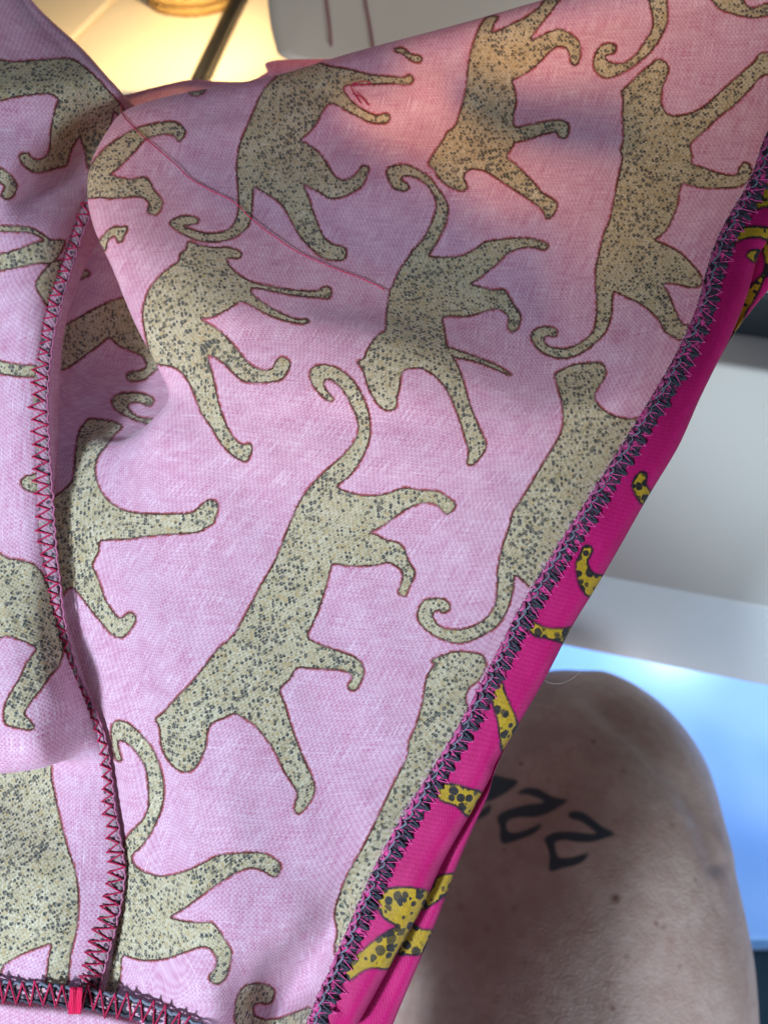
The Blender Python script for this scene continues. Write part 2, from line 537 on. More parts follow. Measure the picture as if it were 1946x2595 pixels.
# dark tray with a pale lid on the desk at the right edge
M_dark = simple('dark_plastic', rgb(0.012, 0.018, 0.024), 0.4, 30, 0.2)
M_lid = simple('pale_lid', rgb(0.70, 0.72, 0.70), 0.4, 30, 0.1)
q0 = hit_z(1835, 850, ZD); hgt = 0.0
for th in np.arange(0.01, 0.2, 0.001):
    if project(q0 + np.array([0, 0, th]))[1] < 738:
        hgt = th; break
tray = empty('storage_tray', tuple(q0)); tray.rotation_euler = (0, 0, yaw)
tag(tray, 'dark tray with pale lid on the white desk behind the cloth', 'tray')
v, f = box_mesh((0, 0, 0.0005), (0.30, 0.15, hgt), 0.004, 3)
o = mesh_obj('tray_body', v, f, M_dark, smooth=False); o.parent = tray
v, f = box_mesh((-0.003, -0.003, hgt + 0.0003), (0.303, 0.153, hgt + 0.020), 0.005, 3)
o = mesh_obj('lid', v, f, M_lid, smooth=False); o.parent = tray

# dark box on the floor, lower right
M_navy = simple('navy_box', rgb(0.010, 0.035, 0.055), 0.35, 10, 0.3)
M_rim = simple('box_rim', rgb(0.10, 0.22, 0.42), 0.35, 10, 0.2)
fb = hit_z(1850, 2398, 0.20)
box = empty('floor_box', (float(fb[0]), float(fb[1]), 0.0))
tag(box, 'dark navy box with light blue rim on floor, right of the leg', 'box')
v, f = box_mesh((fb[0] - 0.02, fb[1] - 0.30, 0.001), (fb[0] + 0.40, fb[1], 0.19), 0.006, 2)
mesh_obj('box_body', v, f, M_navy, box, smooth=False)
v, f = box_mesh((fb[0] - 0.024, fb[1] - 0.004, 0.1905), (fb[0] + 0.404, fb[1] + 0.008, 0.20), 0.003, 2)
mesh_obj('rim', v, f, M_rim, box, smooth=False)

# ================================================================== the leg
TATT = [outline(s) for s in (
 "R12: 610,560 640,545 690,555 740,590 790,630 850,660 800,680 730,700 650,700 590,690 545,700 535,720 545,770 560,790 620,790 680,775 715,765 690,800 640,825 570,840 525,855 510,840 515,780 500,720 487,690 510,670 560,655 640,655 720,665 760,660 720,620 670,590 630,580",
 "R12: 350,450 380,425 440,425 490,450 540,475 600,485 570,510 500,550 430,570 350,570 290,590 280,620 290,650 330,660 400,640 465,610 450,640 400,670 330,695 270,710 255,680 255,630 240,580 260,555 320,530 400,510 460,505 490,490 440,465 390,450",
 "R12: 160,360 220,355 280,370 340,385 310,420 250,460 180,490 100,500 0,510 -20,470 60,455 150,430 190,410",
 "R12: 60,590 120,560 160,540 200,510 190,550 140,580 80,620 20,630")]
MOLES = [(1560, 2278, 13, 1.0), (1682, 2352, 8, .6), (1588, 2425, 9, .35), (1722, 2450, 6, .6), (1303, 2303, 10, .45), (1330, 2440, 9, .4), (1540, 2495, 10, .35),
         (1703, 2095, 8, .4), (1700, 2388, 7, .25), (1168, 2298, 9, .4), (1234, 2355, 9, .35), (1640, 2480, 7, .25), (1510, 2555, 8, .35), (1556, 2080, 6, .3), (1315, 2372, 7, .3), (1436, 2368, 7, .25)]
t = NT('skin')
tc = t.new('ShaderNodeTexCoord')
ob = tc.outputs['Object']
m1 = t.noise(ob, 38, 4.0, 0.6); m2 = t.noise(ob, 160, 3.0, 0.6); m3 = t.noise(ob, 900, 2.0)
c = t.mix(t.ramp(m1, 0.3, 0.7), rgb(0.39, 0.265, 0.21), rgb(0.49, 0.36, 0.295))
c = t.mix(t.math('MULTIPLY', t.ramp(m2, 0.42, 0.68), 0.32), c, rgb(0.33, 0.18, 0.135))
fv_ = t.new('ShaderNodeTexVoronoi'); t.put(fv_.inputs['Vector'], ob); fv_.inputs['Scale'].default_value = 85.0
fr1 = t.math('MULTIPLY', t.ramp(fv_.outputs['Distance'], 0.16, 0.05), t.ramp(t.sep(fv_.outputs['Color'])[0], 0.62, 0.95))
c = t.mix(t.math('MULTIPLY', fr1, 0.75), c, rgb(0.20, 0.09, 0.055))
c = t.mix(t.attr('mole'), c, rgb(0.13, 0.045, 0.025))
ts = t.math('MULTIPLY_ADD', t.math('SUBTRACT', m2, 0.5), 2.0, t.attr('tattoo'))
c = t.mix(t.math('MULTIPLY', t.ramp(ts, 7.0, -2.5), 0.95), c, rgb(0.010, 0.028, 0.042))
p = t.pbr(c, 0.58, Subsurface_Weight=0.12, Normal=t.bump(t.math('MULTIPLY_ADD', m3, 0.8, m2), 0.4, 0.0012))
p.inputs['Subsurface Radius'].default_value = (0.006, 0.002, 0.001)
p.inputs['Subsurface Scale'].default_value = 0.5
M_skin = t.finish(p.outputs[0])

legpath = [(1330, 3500, .335, .094), (1370, 3000, .35, .092), (1398, 2600, .368, .0885), (1412, 2330, .385, .0865), (1432, 2140, .405, .079), (1452, 2010, .432, .0700),
           (1462, 1972, .470, .0625), (1464, 1994, .53, .0575), (1460, 2075, .62, .055), (1450, 2150, .74, .052), (1440, 2200, .86, .044)]
lp_ = cr_axis0(np.array(legpath, float), 56)
cen = P(lp_[:, 0], lp_[:, 1], lp_[:, 2]); rad = lp_[:, 3]
tg = np.gradient(cen, axis=0); tg /= np.linalg.norm(tg, axis=1)[:, None]
NS = 520
ang = np.arange(NS) * 2 * math.pi / NS
a_ = np.cross(tg, FWD + 0.0); a_[:] = a_
# side vector stays close to picture-right so that rings never twist
side = RIGHT[None] - tg * (tg @ RIGHT)[:, None]; side /= np.linalg.norm(side, axis=1)[:, None]
fr_ = np.cross(side, tg)
R = rad[:, None] * (1 + 0.018 * np.cos(2 * ang)[None] + 0.012 * np.sin(3 * ang + 0.5)[None])
lv = cen[:, None] + R[..., None] * (np.cos(ang)[None, :, None] * side[:, None] + np.sin(ang)[None, :, None] * fr_[:, None])
X, Y, D_ = project(lv.reshape(-1, 3))
X = X.reshape(lv.shape[:2]); Y = Y.reshape(lv.shape[:2])
nrm = (lv - cen[:, None]); nrm /= np.linalg.norm(nrm, axis=2)[..., None]
facing = (nrm @ FWD) < 0.05
# soft muscle crease running beside the kneecap
cre = np.array([(1480, 1760), (1560, 1830), (1640, 1900), (1720, 1990), (1780, 2090), (1815, 2190)], float)
cre = cr_axis0(cre, 8)
dd = np.min(np.hypot(X[..., None] - cre[:, 0], Y[..., None] - cre[:, 1]), axis=-1)
lv = lv - nrm * (0.0022 * np.exp(-(dd / 26) ** 2) * facing)[..., None]
cre2 = cre + np.array([55, -45])
dd2 = np.min(np.hypot(X[..., None] - cre2[:, 0], Y[..., None] - cre2[:, 1]), axis=-1)
lv = lv + nrm * (0.0022 * np.exp(-(dd2 / 45) ** 2) * facing)[..., None]
nr = len(lp_)
fcs = []
for i in range(nr - 1):
    for k in range(NS):
        fcs.append((i * NS + k, i * NS + (k + 1) % NS, (i + 1) * NS + (k + 1) % NS, (i + 1) * NS + k))
fcs.append(tuple(range(NS))[::-1]); fcs.append(tuple((nr - 1) * NS + k for k in range(NS)))
leg = mesh_obj('person', lv.reshape(-1, 3), fcs, M_skin, origin=cen[90])
tag(leg, 'bare bent leg with dark zigzag tattoo letters on the thigh', 'person')
X = X.ravel(); Y = Y.ravel(); fc = facing.ravel()
sd = polys_sdf(TATT, X, Y); sd[~fc] = 16
mo = np.zeros(len(X))
for mx_, my_, mr, ms in MOLES:
    r2 = np.hypot(X - mx_, Y - my_)
    mo = np.maximum(mo, ms * np.clip(1.25 - r2 / mr, 0, 1))
mo[~fc] = 0
set_attr(leg, 'tattoo', sd); set_attr(leg, 'mole', mo)

# ================================================================== the garment
SEAM_L = [(255, 470, -22), (215, 540, -15), (185, 610, -12), (158, 690, -8.5), (128, 790, -5), (108, 900, -3), (100, 1000, -1.5), (103, 1120, -1), (112, 1250, -0.5), (122, 1380, -0.3), (140, 1520, -1), (165, 1630, -2), (190, 1710, -3), (228, 1790, -4), (258, 1870, -4.5), (272, 1960, -5.5), (280, 2050, -5.5), (292, 2130, -5.5), (300, 2200, -5.5), (292, 2270, -5.5), (272, 2350, -5.5), (252, 2420, -5.5), (232, 2490, -6), (222, 2530, -6)]   # with mm towards the camera
SEAM_R = [(2010, 230), (1985, 290), (1950, 370), (1915, 470), (1850, 580), (1815, 670), (1785, 780), (1748, 870), (1700, 960), (1640, 1060), (1572, 1170), (1505, 1275), (1435, 1385), (1375, 1480),
          (1318, 1580), (1262, 1690), (1205, 1800), (1155, 1890), (1095, 1985), (1030, 2090), (975, 2190), (925, 2300), (880, 2405), (838, 2500), (795, 2600), (750, 2710)]

A = [
 [(365, 380, -45), (380, 380, -45), (390, 380, -45), (350, 360, -32), (390, 330, -32), (490, 300, -34), (700, 262, -36), (910, 200, -36), (1190, 125, -34), (1510, 35, -30), (2060, -100, -28)],
 [(345, 300, -34), (355, 300, -34), (365, 300, -30), (312, 285, -8), (370, 258, -5), (480, 231, -6), (690, 192, -8), (900, 130, -8), (1180, 55, -7), (1500, -35, -5), (2050, -170, -2)],
 [(290, 390, -32), (310, 390, -32), (330, 390, -28), (240, 390, -4), (300, 365, 0), (470, 320, -3), (700, 280, -7), (950, 220, -7), (1220, 150, -7), (1550, 70, -5), (2030, 0, -1)],
 [(240, 470, -28), (265, 480, -30), (300, 480, -26), (221, 480, -2), (290, 465, 2), (470, 430, -3), (720, 390, -8), (980, 330, -8), (1260, 270, -8), (1580, 200, -6), (2005, 190, -1)],
 [(205, 555, -22), (250, 570, -26), (330, 570, -24), (238, 575, -1), (310, 565, 3), (480, 535, -1), (740, 500, -6), (1000, 450, -7), (1290, 400, -7), (1600, 350, -6), (1955, 355, -1)],
 [(155, 690, -12), (230, 690, -22), (380, 690, -22), (285, 680, -1), (360, 670, 4), (520, 645, 3), (760, 625, -3), (1020, 600, -6.5), (1300, 560, -7), (1590, 520, -6), (1890, 510, -1)],
 [(115, 830, -8), (230, 820, -20), (430, 810, -20), (340, 815, 0), (420, 800, 5), (560, 770, 6.5), (790, 760, 2), (1030, 760, -2), (1300, 740, -5.5), (1540, 700, -6), (1810, 680, -1)],
 [(103, 960, -6), (230, 930, -18), (490, 930, -18), (402, 935, 0), (470, 910, 4.5), (600, 860, 6), (820, 840, 5.5), (1060, 880, 4), (1290, 950, 1.5), (1500, 900, -2), (1765, 830, 0)],
 [(100, 1050, -5), (220, 1010, -15), (440, 1030, -14), (428, 1005, 0), (500, 990, 4), (640, 980, 6), (850, 970, 6), (1080, 990, 5), (1290, 1030, 3), (1480, 1020, 1), (1700, 960, 0)],
 [(102, 1105, -4), (200, 1080, -11), (330, 1103, -9), (395, 1066, 1), (500, 1070, 4), (650, 1070, 5), (860, 1070, 4), (1080, 1080, 4), (1280, 1100, 3), (1450, 1090, 1), (1650, 1045, 0)],
 [(105, 1170, -5), (190, 1150, -6), (290, 1138, -3), (385, 1130, 2), (500, 1140, 4), (660, 1150, 4), (860, 1160, 3), (1060, 1170, 3), (1250, 1180, 2), (1410, 1170, 1), (1595, 1132, 0)],
 [(114, 1300, -3), (200, 1290, -2), (300, 1280, 0), (400, 1280, 2), (520, 1290, 3), (680, 1300, 2), (860, 1310, 1), (1040, 1320, 1), (1200, 1320, 1), (1340, 1310, 1), (1490, 1298, 0)],
 [(138, 1510, -3), (210, 1500, -2), (310, 1500, 1), (410, 1500, 2), (530, 1500, 2), (680, 1510, 1), (840, 1520, 0), (990, 1530, 0), (1130, 1530, 0), (1250, 1520, 0), (1358, 1510, 0)],
 [(193, 1715, -5), (250, 1710, -2), (340, 1710, 1), (440, 1710, 2), (550, 1715, 2), (680, 1720, 1), (820, 1730, 0), (950, 1740, 0), (1060, 1740, 0), (1160, 1730, 0), (1245, 1724, 0)],
 [(265, 1890, -5), (310, 1890, -1), (390, 1895, 1), (480, 1900, 2), (580, 1910, 2), (690, 1915, 1), (810, 1920, 0), (920, 1925, 0), (1010, 1925, 0), (1090, 1920, 0), (1146, 1905, 0)],
 [(300, 2150, -5), (350, 2150, -2), (420, 2150, 0), (500, 2155, 2), (590, 2160, 3), (680, 2160, 2), (770, 2165, 1), (850, 2165, 0), (910, 2160, 0), (960, 2150, 0), (1002, 2140, 0)],
 [(285, 2330, -5), (340, 2330, -3), (410, 2330, 0), (490, 2340, 3), (570, 2345, 4), (650, 2350, 3), (720, 2350, 1), (790, 2350, -2), (840, 2345, -3), (880, 2340, -1), (912, 2335, 0)],
 [(235, 2500, -6), (300, 2520, -5), (380, 2530, -2), (460, 2530, 2), (540, 2530, 3), (610, 2530, -1), (670, 2520, -6), (730, 2515, -8.5), (770, 2510, -7), (805, 2505, -4), (840, 2500, 0)],
 [(230, 2700, -6), (290, 2710, -5), (370, 2720, -3), (450, 2720, 0), (520, 2720, 1), (580, 2720, -1), (630, 2720, -4), (670, 2720, -5), (700, 2720, -4), (725, 2720, -2), (750, 2720, 0)],
 [(120, 3300, -6), (190, 3300, -5), (270, 3300, -3), (350, 3300, 0), (430, 3300, 1), (510, 3300, -1), (590, 3300, -4), (660, 3300, -5), (720, 3300, -4), (770, 3300, -2), (800, 3300, 0)],
 [(120, 3900, -6), (200, 3900, -5), (290, 3900, -3), (380, 3900, 0), (470, 3900, 1), (560, 3900, -1), (650, 3900, -4), (740, 3900, -5), (820, 3900, -4), (890, 3900, -2), (940, 3900, 0)],
]
B = [
 [(-150, -120, 0), (-80, -120, 1), (-40, -110, 2), (-10, -100, 2), (10, -90, 1), (25, -80, -2), (20, -60, -22)],
 [(-150, 40, 0), (-80, 40, 1), (-20, 40, 2), (30, 40, 3), (75, 30, 1), (100, 20, -3), (85, 50, -25)],
 [(-150, 150, 0), (-60, 150, 1), (20, 150, 3), (100, 145, 3), (165, 130, 1), (205, 118, -4), (185, 150, -28)],
 [(-150, 250, 4), (-60, 245, 5), (30, 235, 6), (130, 225, 5), (220, 200, 1), (265, 185, -4), (240, 220, -28)],
 [(-150, 330, 0), (-60, 325, 1), (30, 320, 2), (130, 300, 0), (230, 265, -4), (312, 240, -8), (295, 270, -30)],
 [(-150, 420, 1), (-60, 420, 2), (20, 420, 2), (100, 400, -5), (210, 350, -14), (340, 300, -20), (360, 320, -32)],
 [(-150, 500, 1), (-60, 500, 1), (10, 500, 0), (80, 490, -8), (170, 450, -17), (260, 430, -23), (320, 420, -32)],
 [(-150, 590, -3), (-70, 590, -2), (0, 590, 0), (70, 580, -2), (140, 560, -7), (210, 550, -15), (280, 550, -28)],
 [(-150, 720, -5), (-80, 720, -4), (-10, 720, -2), (50, 715, -1), (105, 700, -3), (158, 690, -9), (210, 690, -19)],
 [(-150, 850, -6), (-90, 850, -5), (-30, 850, -4), (20, 845, -2), (70, 840, -1), (118, 830, -4), (165, 830, -14)],
 [(-150, 1000, -6), (-95, 1000, -5), (-40, 1000, -3), (5, 1000, -1), (55, 1000, 0), (103, 1000, -2), (150, 1000, -11)],
 [(-150, 1200, -5), (-95, 1200, -4), (-40, 1200, -2), (10, 1200, 0), (60, 1200, 1), (108, 1200, -1), (150, 1200, -9)],
 [(-150, 1400, -3), (-90, 1400, -1), (-30, 1400, 1), (30, 1400, 2), (80, 1400, 2), (125, 1400, -1), (165, 1400, -7)],
 [(-150, 1600, 1), (-80, 1600, 3), (-10, 1600, 6), (50, 1600, 6), (105, 1600, 4), (160, 1600, -2), (200, 1600, -9)],
 [(-150, 1790, 7), (-70, 1790, 9), (10, 1790, 10.5), (80, 1780, 10), (150, 1770, 6), (220, 1760, -4), (260, 1760, -10)],
 [(-150, 1905, 8), (-60, 1905, 9.5), (20, 1905, 10), (100, 1895, 9), (180, 1870, 2), (258, 1850, -5), (295, 1850, -10)],
 [(-150, 1965, 3), (-60, 1963, 4), (20, 1960, 4), (110, 1946, 2.5), (195, 1912, -2), (274, 1900, -6), (310, 1900, -10)],
 [(-150, 1915, -12), (-60, 1915, -12), (20, 1915, -12), (115, 1920, -10), (200, 1945, -7), (284, 1950, -6), (320, 1950, -10)],
 [(-150, 2030, -13), (-60, 2030, -13), (25, 2030, -12), (120, 2030, -9), (205, 2030, -6), (293, 2030, -6), (335, 2030, -10)],
 [(-150, 2200, -4), (-60, 2200, -4), (30, 2200, -3), (130, 2200, -3), (215, 2200, -4), (305, 2200, -6), (345, 2200, -9)],
 [(-150, 2360, -3), (-60, 2360, -2), (30, 2360, -2), (120, 2360, -2), (200, 2360, -4), (280, 2360, -6), (325, 2360, -9)],
 [(-150, 2480, -5), (-60, 2485, -4), (20, 2490, -4), (90, 2495, -4), (160, 2500, -5), (235, 2505, -7), (280, 2510, -9)],
 [(-150, 2560, -9), (-60, 2565, -9), (20, 2570, -9), (90, 2575, -9), (160, 2580, -9), (235, 2585, -10), (280, 2590, -11)],
 [(-250, 3250, -9), (-160, 3250, -9), (-80, 3250, -9), (-10, 3250, -9), (60, 3250, -9), (130, 3250, -10), (170, 3250, -11)],
]
for r_i, row in enumerate(A):
    for c_i, (x_, y_, z_) in enumerate(row):
        if z_ > -9 and r_i > 0: z_ = z_ * 1.5
        elif z_ <= -9 and c_i <= 2: z_ = z_ * 1.5
        row[c_i] = (x_, y_, z_)
LEO_MAIN = """R2: 210,400 136,480 66,640 16,760 1,880 6,960 11,1060 6,1120 -24,1190 -84,1220 -154,1225 -224,1210 -284,1185 -254,1180 -209,1170 -204,1150 -244,1135 -294,1135 -339,1155 -349,1175 -324,1200 -284,1225 -234,1250 -164,1268 -84,1265 -4,1240 56,1190 76,1130 81,1050 91,980 130,1000 200,1040 250,1090 300,1180 340,1250 400,1310 450,1350 500,1365 560,1362 575,1330 565,1300 510,1285 460,1250 430,1190 400,1110 375,1030 350,965 400,990 440,1010 490,1040 560,1030 620,1000 660,970 690,900 690,875 660,870 640,900 600,935 550,945 510,920 480,870 430,800 370,755 335,735 380,690 420,640 450,580 480,545 520,545 580,580 650,615 700,640 760,645 790,640 805,610 780,595 740,605 690,590 620,545 570,490 560,450 620,440 700,440 800,435 880,440 915,435 925,410 905,390 880,405 800,400 700,390 620,370 550,355 480,345 400,320 300,320 240,350
R3: 150,130 110,230 85,340 75,450 50,560 15,660 -22,690 -52,740 -122,850 -92,890 -72,930 -12,980 48,1000 78,985 60,930 75,900 110,885 170,895 230,930 290,970 350,1010 410,1050 450,1080 480,1110 490,1140 510,1145 540,1110 550,1070 520,1040 470,1010 430,960 380,910 330,860 285,825 320,760 330,745 400,730 470,705 540,690 560,710 580,725 605,710 612,660 590,635 540,630 450,645 380,660 325,665 320,600 335,530 325,460 315,420 370,390 430,350 480,300 520,260 560,240 600,250 620,290 625,330 650,340 670,300 670,230 640,190 600,165 560,150 500,170 410,210 450,140 500,80 560,0 600,-60 540,-80 470,20 400,80 300,130 210,170 220,120 240,85 190,85
R3: 890,480 940,430 990,380 1040,340 1080,310 1120,325 1135,360 1125,400 1105,450 1095,530 1110,570 1140,605 1230,600 1320,560 1400,490 1500,400 1590,320 1610,285 1640,275 1690,290 1690,370 1620,400 1560,470 1480,550 1400,610 1330,680 1250,755 1260,820 1255,860 1320,880 1400,910 1490,920 1510,880 1540,850 1570,880 1560,940 1500,980 1400,985 1320,985 1250,970 1210,960 1190,1010 1180,1080 1140,1180 1100,1230 1065,1260 1130,1290 1200,1330 1260,1390 1300,1440 1310,1490 1260,1510 1180,1490 1110,1490 R6: 1140,100 1170,180 1210,250 1240,260 1235,330 1190,330 1120,290 1080,220 1000,150 920,110 850,80 840,130 835,200 810,280 760,340 690,395 600,430 520,420 450,380 415,320 430,285 480,265 530,270 550,290 540,315 500,310 480,330 500,365 560,380 620,375 690,340 740,290 755,230 760,150 755,60 755,0 R3: 755,1400 770,1340 800,1220 830,1150 860,1000 880,900 895,830 885,790 900,740 900,680 895,600 900,520
R3: 1030,-40 1050,60 1055,140 1010,220 960,290 900,330 840,330 805,305 810,285 850,275 860,240 830,225 780,240 750,290 745,350 780,395 830,405 900,375 970,330 1050,260 1110,160 1130,90 1125,0 1120,-40
R3: 1360,-40 1390,30 1450,60 1520,80 1590,90 1660,75 1720,60 1720,10 1640,20 1580,40 1540,20 1500,-40
R2: 830,255 870,250 920,285 960,290 975,310 950,325 910,310 870,280 840,270
R2: 905,985 880,1000 840,995 810,965 790,915 795,885 830,868 890,865 940,885 1000,920 1050,980 1090,1040 1110,1090 1100,1160 1070,1230 1040,1290 1010,1345 1100,1350 1180,1345 1250,1310 1310,1270 1390,1258 1480,1250 1560,1255 1620,1275 1635,1290 1620,1310 1590,1305 1540,1295 1480,1305 1420,1330 1370,1380 1310,1430 1260,1470 1225,1490 1290,1510 1350,1525 1400,1520 1430,1560 1460,1610 1485,1640 R5: 1490,230 1470,280 1440,290 1425,260 1430,220 1400,180 1350,170 1280,190 1200,210 1085,212 1090,280 1100,350 1120,400 1150,450 1180,520 1200,590 1220,660 1250,740 1280,810 1310,880 1300,920 1270,960 1240,990 1210,980 1220,920 1200,850 1170,750 1140,670 1100,590 1050,530 990,490 940,480 880,490 860,530 855,580 840,640 835,690 800,705 760,690 720,640 690,580 670,510 650,470 635,450 670,430 690,380 730,320 780,285 785,250 790,180 R2: 805,1530 820,1500 850,1430 890,1370 930,1310 970,1270 1010,1200 1040,1130 1050,1070 1030,1010 990,960 950,935 900,920 865,930 870,950 895,965
R5: 1110,375 1150,385 1250,420 1350,460 1437,512 1420,514 1330,475 1230,440 1130,420
R1: 990,1270 1040,1285 1120,1300 1200,1300 1250,1315 1270,1335 1250,1355 1190,1355 1210,1400 1250,1440 1320,1480 1400,1500 1480,1515 1560,1525 1640,1530 R4: 1674,75 1704,55 1734,60 1741,90 1724,115 1684,110 1600,105 1500,90 1400,70 1320,60 1330,100 1400,150 1480,195 1560,225 1610,225 1622,235 1600,248 1540,242 1460,220 1390,190 1320,150 1265,130 1200,170 1120,210 1055,225 1130,270 1190,320 1250,390 1300,450 1340,480 1390,495 1430,485 1450,450 1475,425 1510,435 1525,460 1510,500 1480,540 1420,555 1340,558 1280,550 1240,520 1190,470 1140,430 1090,415 1110,490 1130,580 1150,670 1180,760 1220,840 1270,885 1310,880 1325,905 1310,950 1290,972 1240,955 1190,910 1150,860 1110,790 1060,720 1030,640 1000,570 960,510 910,475 850,465 800,440 770,330 750,200 765,120 790,60 840,0 R1: 860,1430 900,1400 940,1370 950,1330 980,1310
R1: 400,1040 400,1000 440,930 490,850 560,770 640,715 700,680 780,655 860,640 920,640 965,670 970,700 945,740 920,715 880,700 820,710 760,730 710,790 660,840 610,890 580,915 640,935 700,940 760,930 790,960 810,1000 850,1050 850,1080 830,1120 800,1125 775,1110 785,1070 760,1040 710,1030 650,1035 580,1040 520,1035 460,1040
R1: 520,1270 550,1230 590,1195 640,1190 670,1195 655,1230 640,1265 620,1270 610,1245 590,1240 565,1265 555,1310 520,1310
R1: 995,480 1040,480 1080,470 1050,495 1020,500
R5: 500,655 475,650 440,620 400,570 385,520 400,480 450,465 510,475 570,510 620,560 660,630 690,710 700,790 695,860 670,930 630,1000 580,1060 525,1105 600,1140 680,1155 760,1150 830,1130 880,1112 960,1125 1050,1130 1090,1150 1130,1180 1150,1200 1135,1230 1105,1250 1080,1230 1040,1195 980,1190 920,1210 850,1250 790,1295 740,1325 700,1345 R8: 740,120 790,145 840,155 880,190 900,250 935,310 925,350 900,400 885,437 855,425 850,410 870,360 870,310 840,280 790,260 720,275 640,278 560,275 510,265 490,300 470,380 440,480 400,580 370,650 430,690 500,715 570,740 620,760 660,800 665,850 645,900 625,930 595,930 585,905 610,870 590,840 540,825 460,820 380,815 315,815 280,870 225,930 250,1000 275,1090 310,1190 350,1290 390,1380 410,1440 400,1490 370,1540 330,1580 305,1565 310,1520 320,1480 290,1420 250,1360 210,1270 150,1180 90,1110 40,1080 -14,1055 -74,1080 -134,1110 -159,1170 -164,1230 -189,1290 -224,1345 -274,1362 -324,1340 -374,1280 -399,1210 -404,1130 -426,1085 -384,1050 -314,970 -244,900 -164,800 -94,710 -14,640 70,490 130,376 200,256 260,106 300,6 340,-74 400,-154 470,-224 550,-294 610,-364 640,-434 630,-504 600,-574 560,-644 510,-694 470,-704 455,-674 480,-634 505,-604
R6: 540,515 580,490 640,465 720,455 780,455 805,490 795,540 760,590 745,640 780,690 840,730 920,750 1010,745 1020,760 960,860 900,970 820,1090 720,1230 620,1360 500,1510 450,1600 420,1635 400,1625 330,1570 320,1640 300,1720 270,1790 228,1844 148,1894 68,1924 -2,1924 -82,1894 -152,1844 -182,1794 -177,1754 -152,1709 -102,1694 -42,1699 -12,1734 -22,1759 -52,1769 -72,1754 -102,1774 -92,1814 -52,1849 8,1859 88,1849 158,1814 208,1764 233,1694 238,1614 238,1564 258,1444 298,1324 320,1240 380,1150 450,1030 530,900 580,800 580,680 560,600 545,540
R8: 1030,770 1080,750 1150,730 1230,735 1290,750 1310,790 1300,830 1270,880 1220,920 1200,980 1215,1030 1220,1100 1150,1250 1070,1400 980,1510 920,1610 R11: 870,610 800,770 760,910 710,1010 660,1100 600,1210 530,1310 515,1250 530,1180 515,1100 525,1030 560,930 590,860 660,740 740,580 810,430 860,330 900,250 905,180 940,100 970,0 R8: 985,950 1000,860 1040,800 1030,785
R10: 610,270 590,200 585,120 600,75 650,70 700,100 760,160 810,230 840,310 860,400 855,500 830,580 790,660 740,730 690,780 720,840 790,875 860,885 940,870 1020,840 1090,805 1150,775 1250,765 1340,760 1400,770 1450,800 1475,830 1460,880 1430,885 1390,860 1330,840 1260,855 1200,890 1120,940 1040,1000 960,1060 895,1100 960,1120 1040,1130 1110,1130 1150,1170 1180,1220 1215,1280 1210,1340 1190,1410 1150,1450 1110,1440 1100,1410 1130,1370 1140,1320 1110,1270 1060,1255 980,1280 900,1310 820,1325 740,1325 670,1305 640,1310 635,1380 625,1450 600,1520 500,1520 500,1430 550,1320 590,1220 610,1120 630,1000 630,850 650,720 690,650 750,590 780,520 780,430 770,330 730,250 690,200 640,170 620,180 630,240 640,275
R10: 1240,1660 1235,1600 1245,1530 1280,1470 1340,1450 1410,1460 1440,1490 1430,1540 1400,1555 1360,1550 1330,1570 1340,1620 1400,1640 1480,1630 1560,1600 1640,1580 1640,1700 1500,1720 1300,1720
R4: 405,870 420,810 450,765 480,750 540,755 600,765 640,790 600,830 560,890 520,940 500,1000 505,1060 530,1130 580,1190 650,1230 720,1245 800,1250 900,1250 1000,1245 1040,1220 1080,1185 1110,1175 1140,1190 1145,1220 1125,1290 1100,1310 1050,1340 1000,1350 900,1355 780,1365 680,1380 530,1390 520,1440 490,1500 485,1530 R7: 500,310 530,390 560,470 620,550 650,545 680,525 710,540 710,570 680,620 640,655 600,645 560,610 520,560 470,500 420,430 380,390 345,410 310,440 270,380 250,200 250,60 R4: 270,1180 330,1130 370,1090 390,1040 395,960""".split('\n')
LEO_POCKET = LEO_MAIN[-1:] + """R4: 250,490 280,300 340,260 400,225 480,180 560,140 640,115 720,110 830,100 950,330 950,470 860,480 820,490 760,540 690,548 665,530 680,505 740,495 770,470 750,420 690,390 620,360 575,320 520,360 440,420 370,470 320,490
R4: 760,770 700,750 640,720 600,690 590,650 620,620 690,612 760,620 800,640 805,665 780,680 745,665 700,660 670,680 690,715 740,745 800,750 850,765 840,790
z2: 600,790 740,785 730,830 600,855
z2: 720,440 840,430 850,490 720,490""".split('\n')
LEO_LEFT = """z1: -60,522 100,518 300,505 450,492 580,490 640,510 720,570 820,660 920,770 1000,860 1050,930 1060,980 1020,990 960,930 940,1000 920,1100 900,1210 850,1320 780,1410 740,1400 720,1280 690,1190 670,1150 620,1210 580,1300 560,1380 500,1400 400,1430 300,1445 230,1410 180,1360 165,1310 200,1285 240,1290 260,1320 320,1345 390,1310 420,1250 425,1150 440,1020 470,900 490,830 440,790 370,780 280,790 150,805 0,840 -60,850
z1: -60,1390 30,1425 80,1465 130,1530 140,1580 110,1640 70,1670 30,1660 10,1640 30,1600 40,1560 0,1530 -60,1510
z2: -60,405 200,412 290,435 380,490 440,525 540,530 500,640 430,715 330,715 200,740 80,765 -60,775 -60,665 80,625 200,585 300,545 370,530 330,490 250,460 120,450 -60,445
z2: 440,710 390,760 340,820 305,880 310,930 350,1000 390,1060 460,1080 520,960 540,800 530,700
R4: -40,440 60,460 180,470 230,475 230,520 100,525 0,510 -40,505
z7: 30,640 80,600 150,580 330,565 330,805 150,800 60,760 20,700
R7: -40,232 40,240 130,255 200,290 260,400 290,500 320,620 330,720 310,800 260,860 220,920 180,970 150,1010 130,1060 180,1120 160,1140 90,1130 30,1110 20,1060 30,1000 60,940 110,860 140,790 190,720 170,695 100,665 30,645 -40,640""".split('\n')
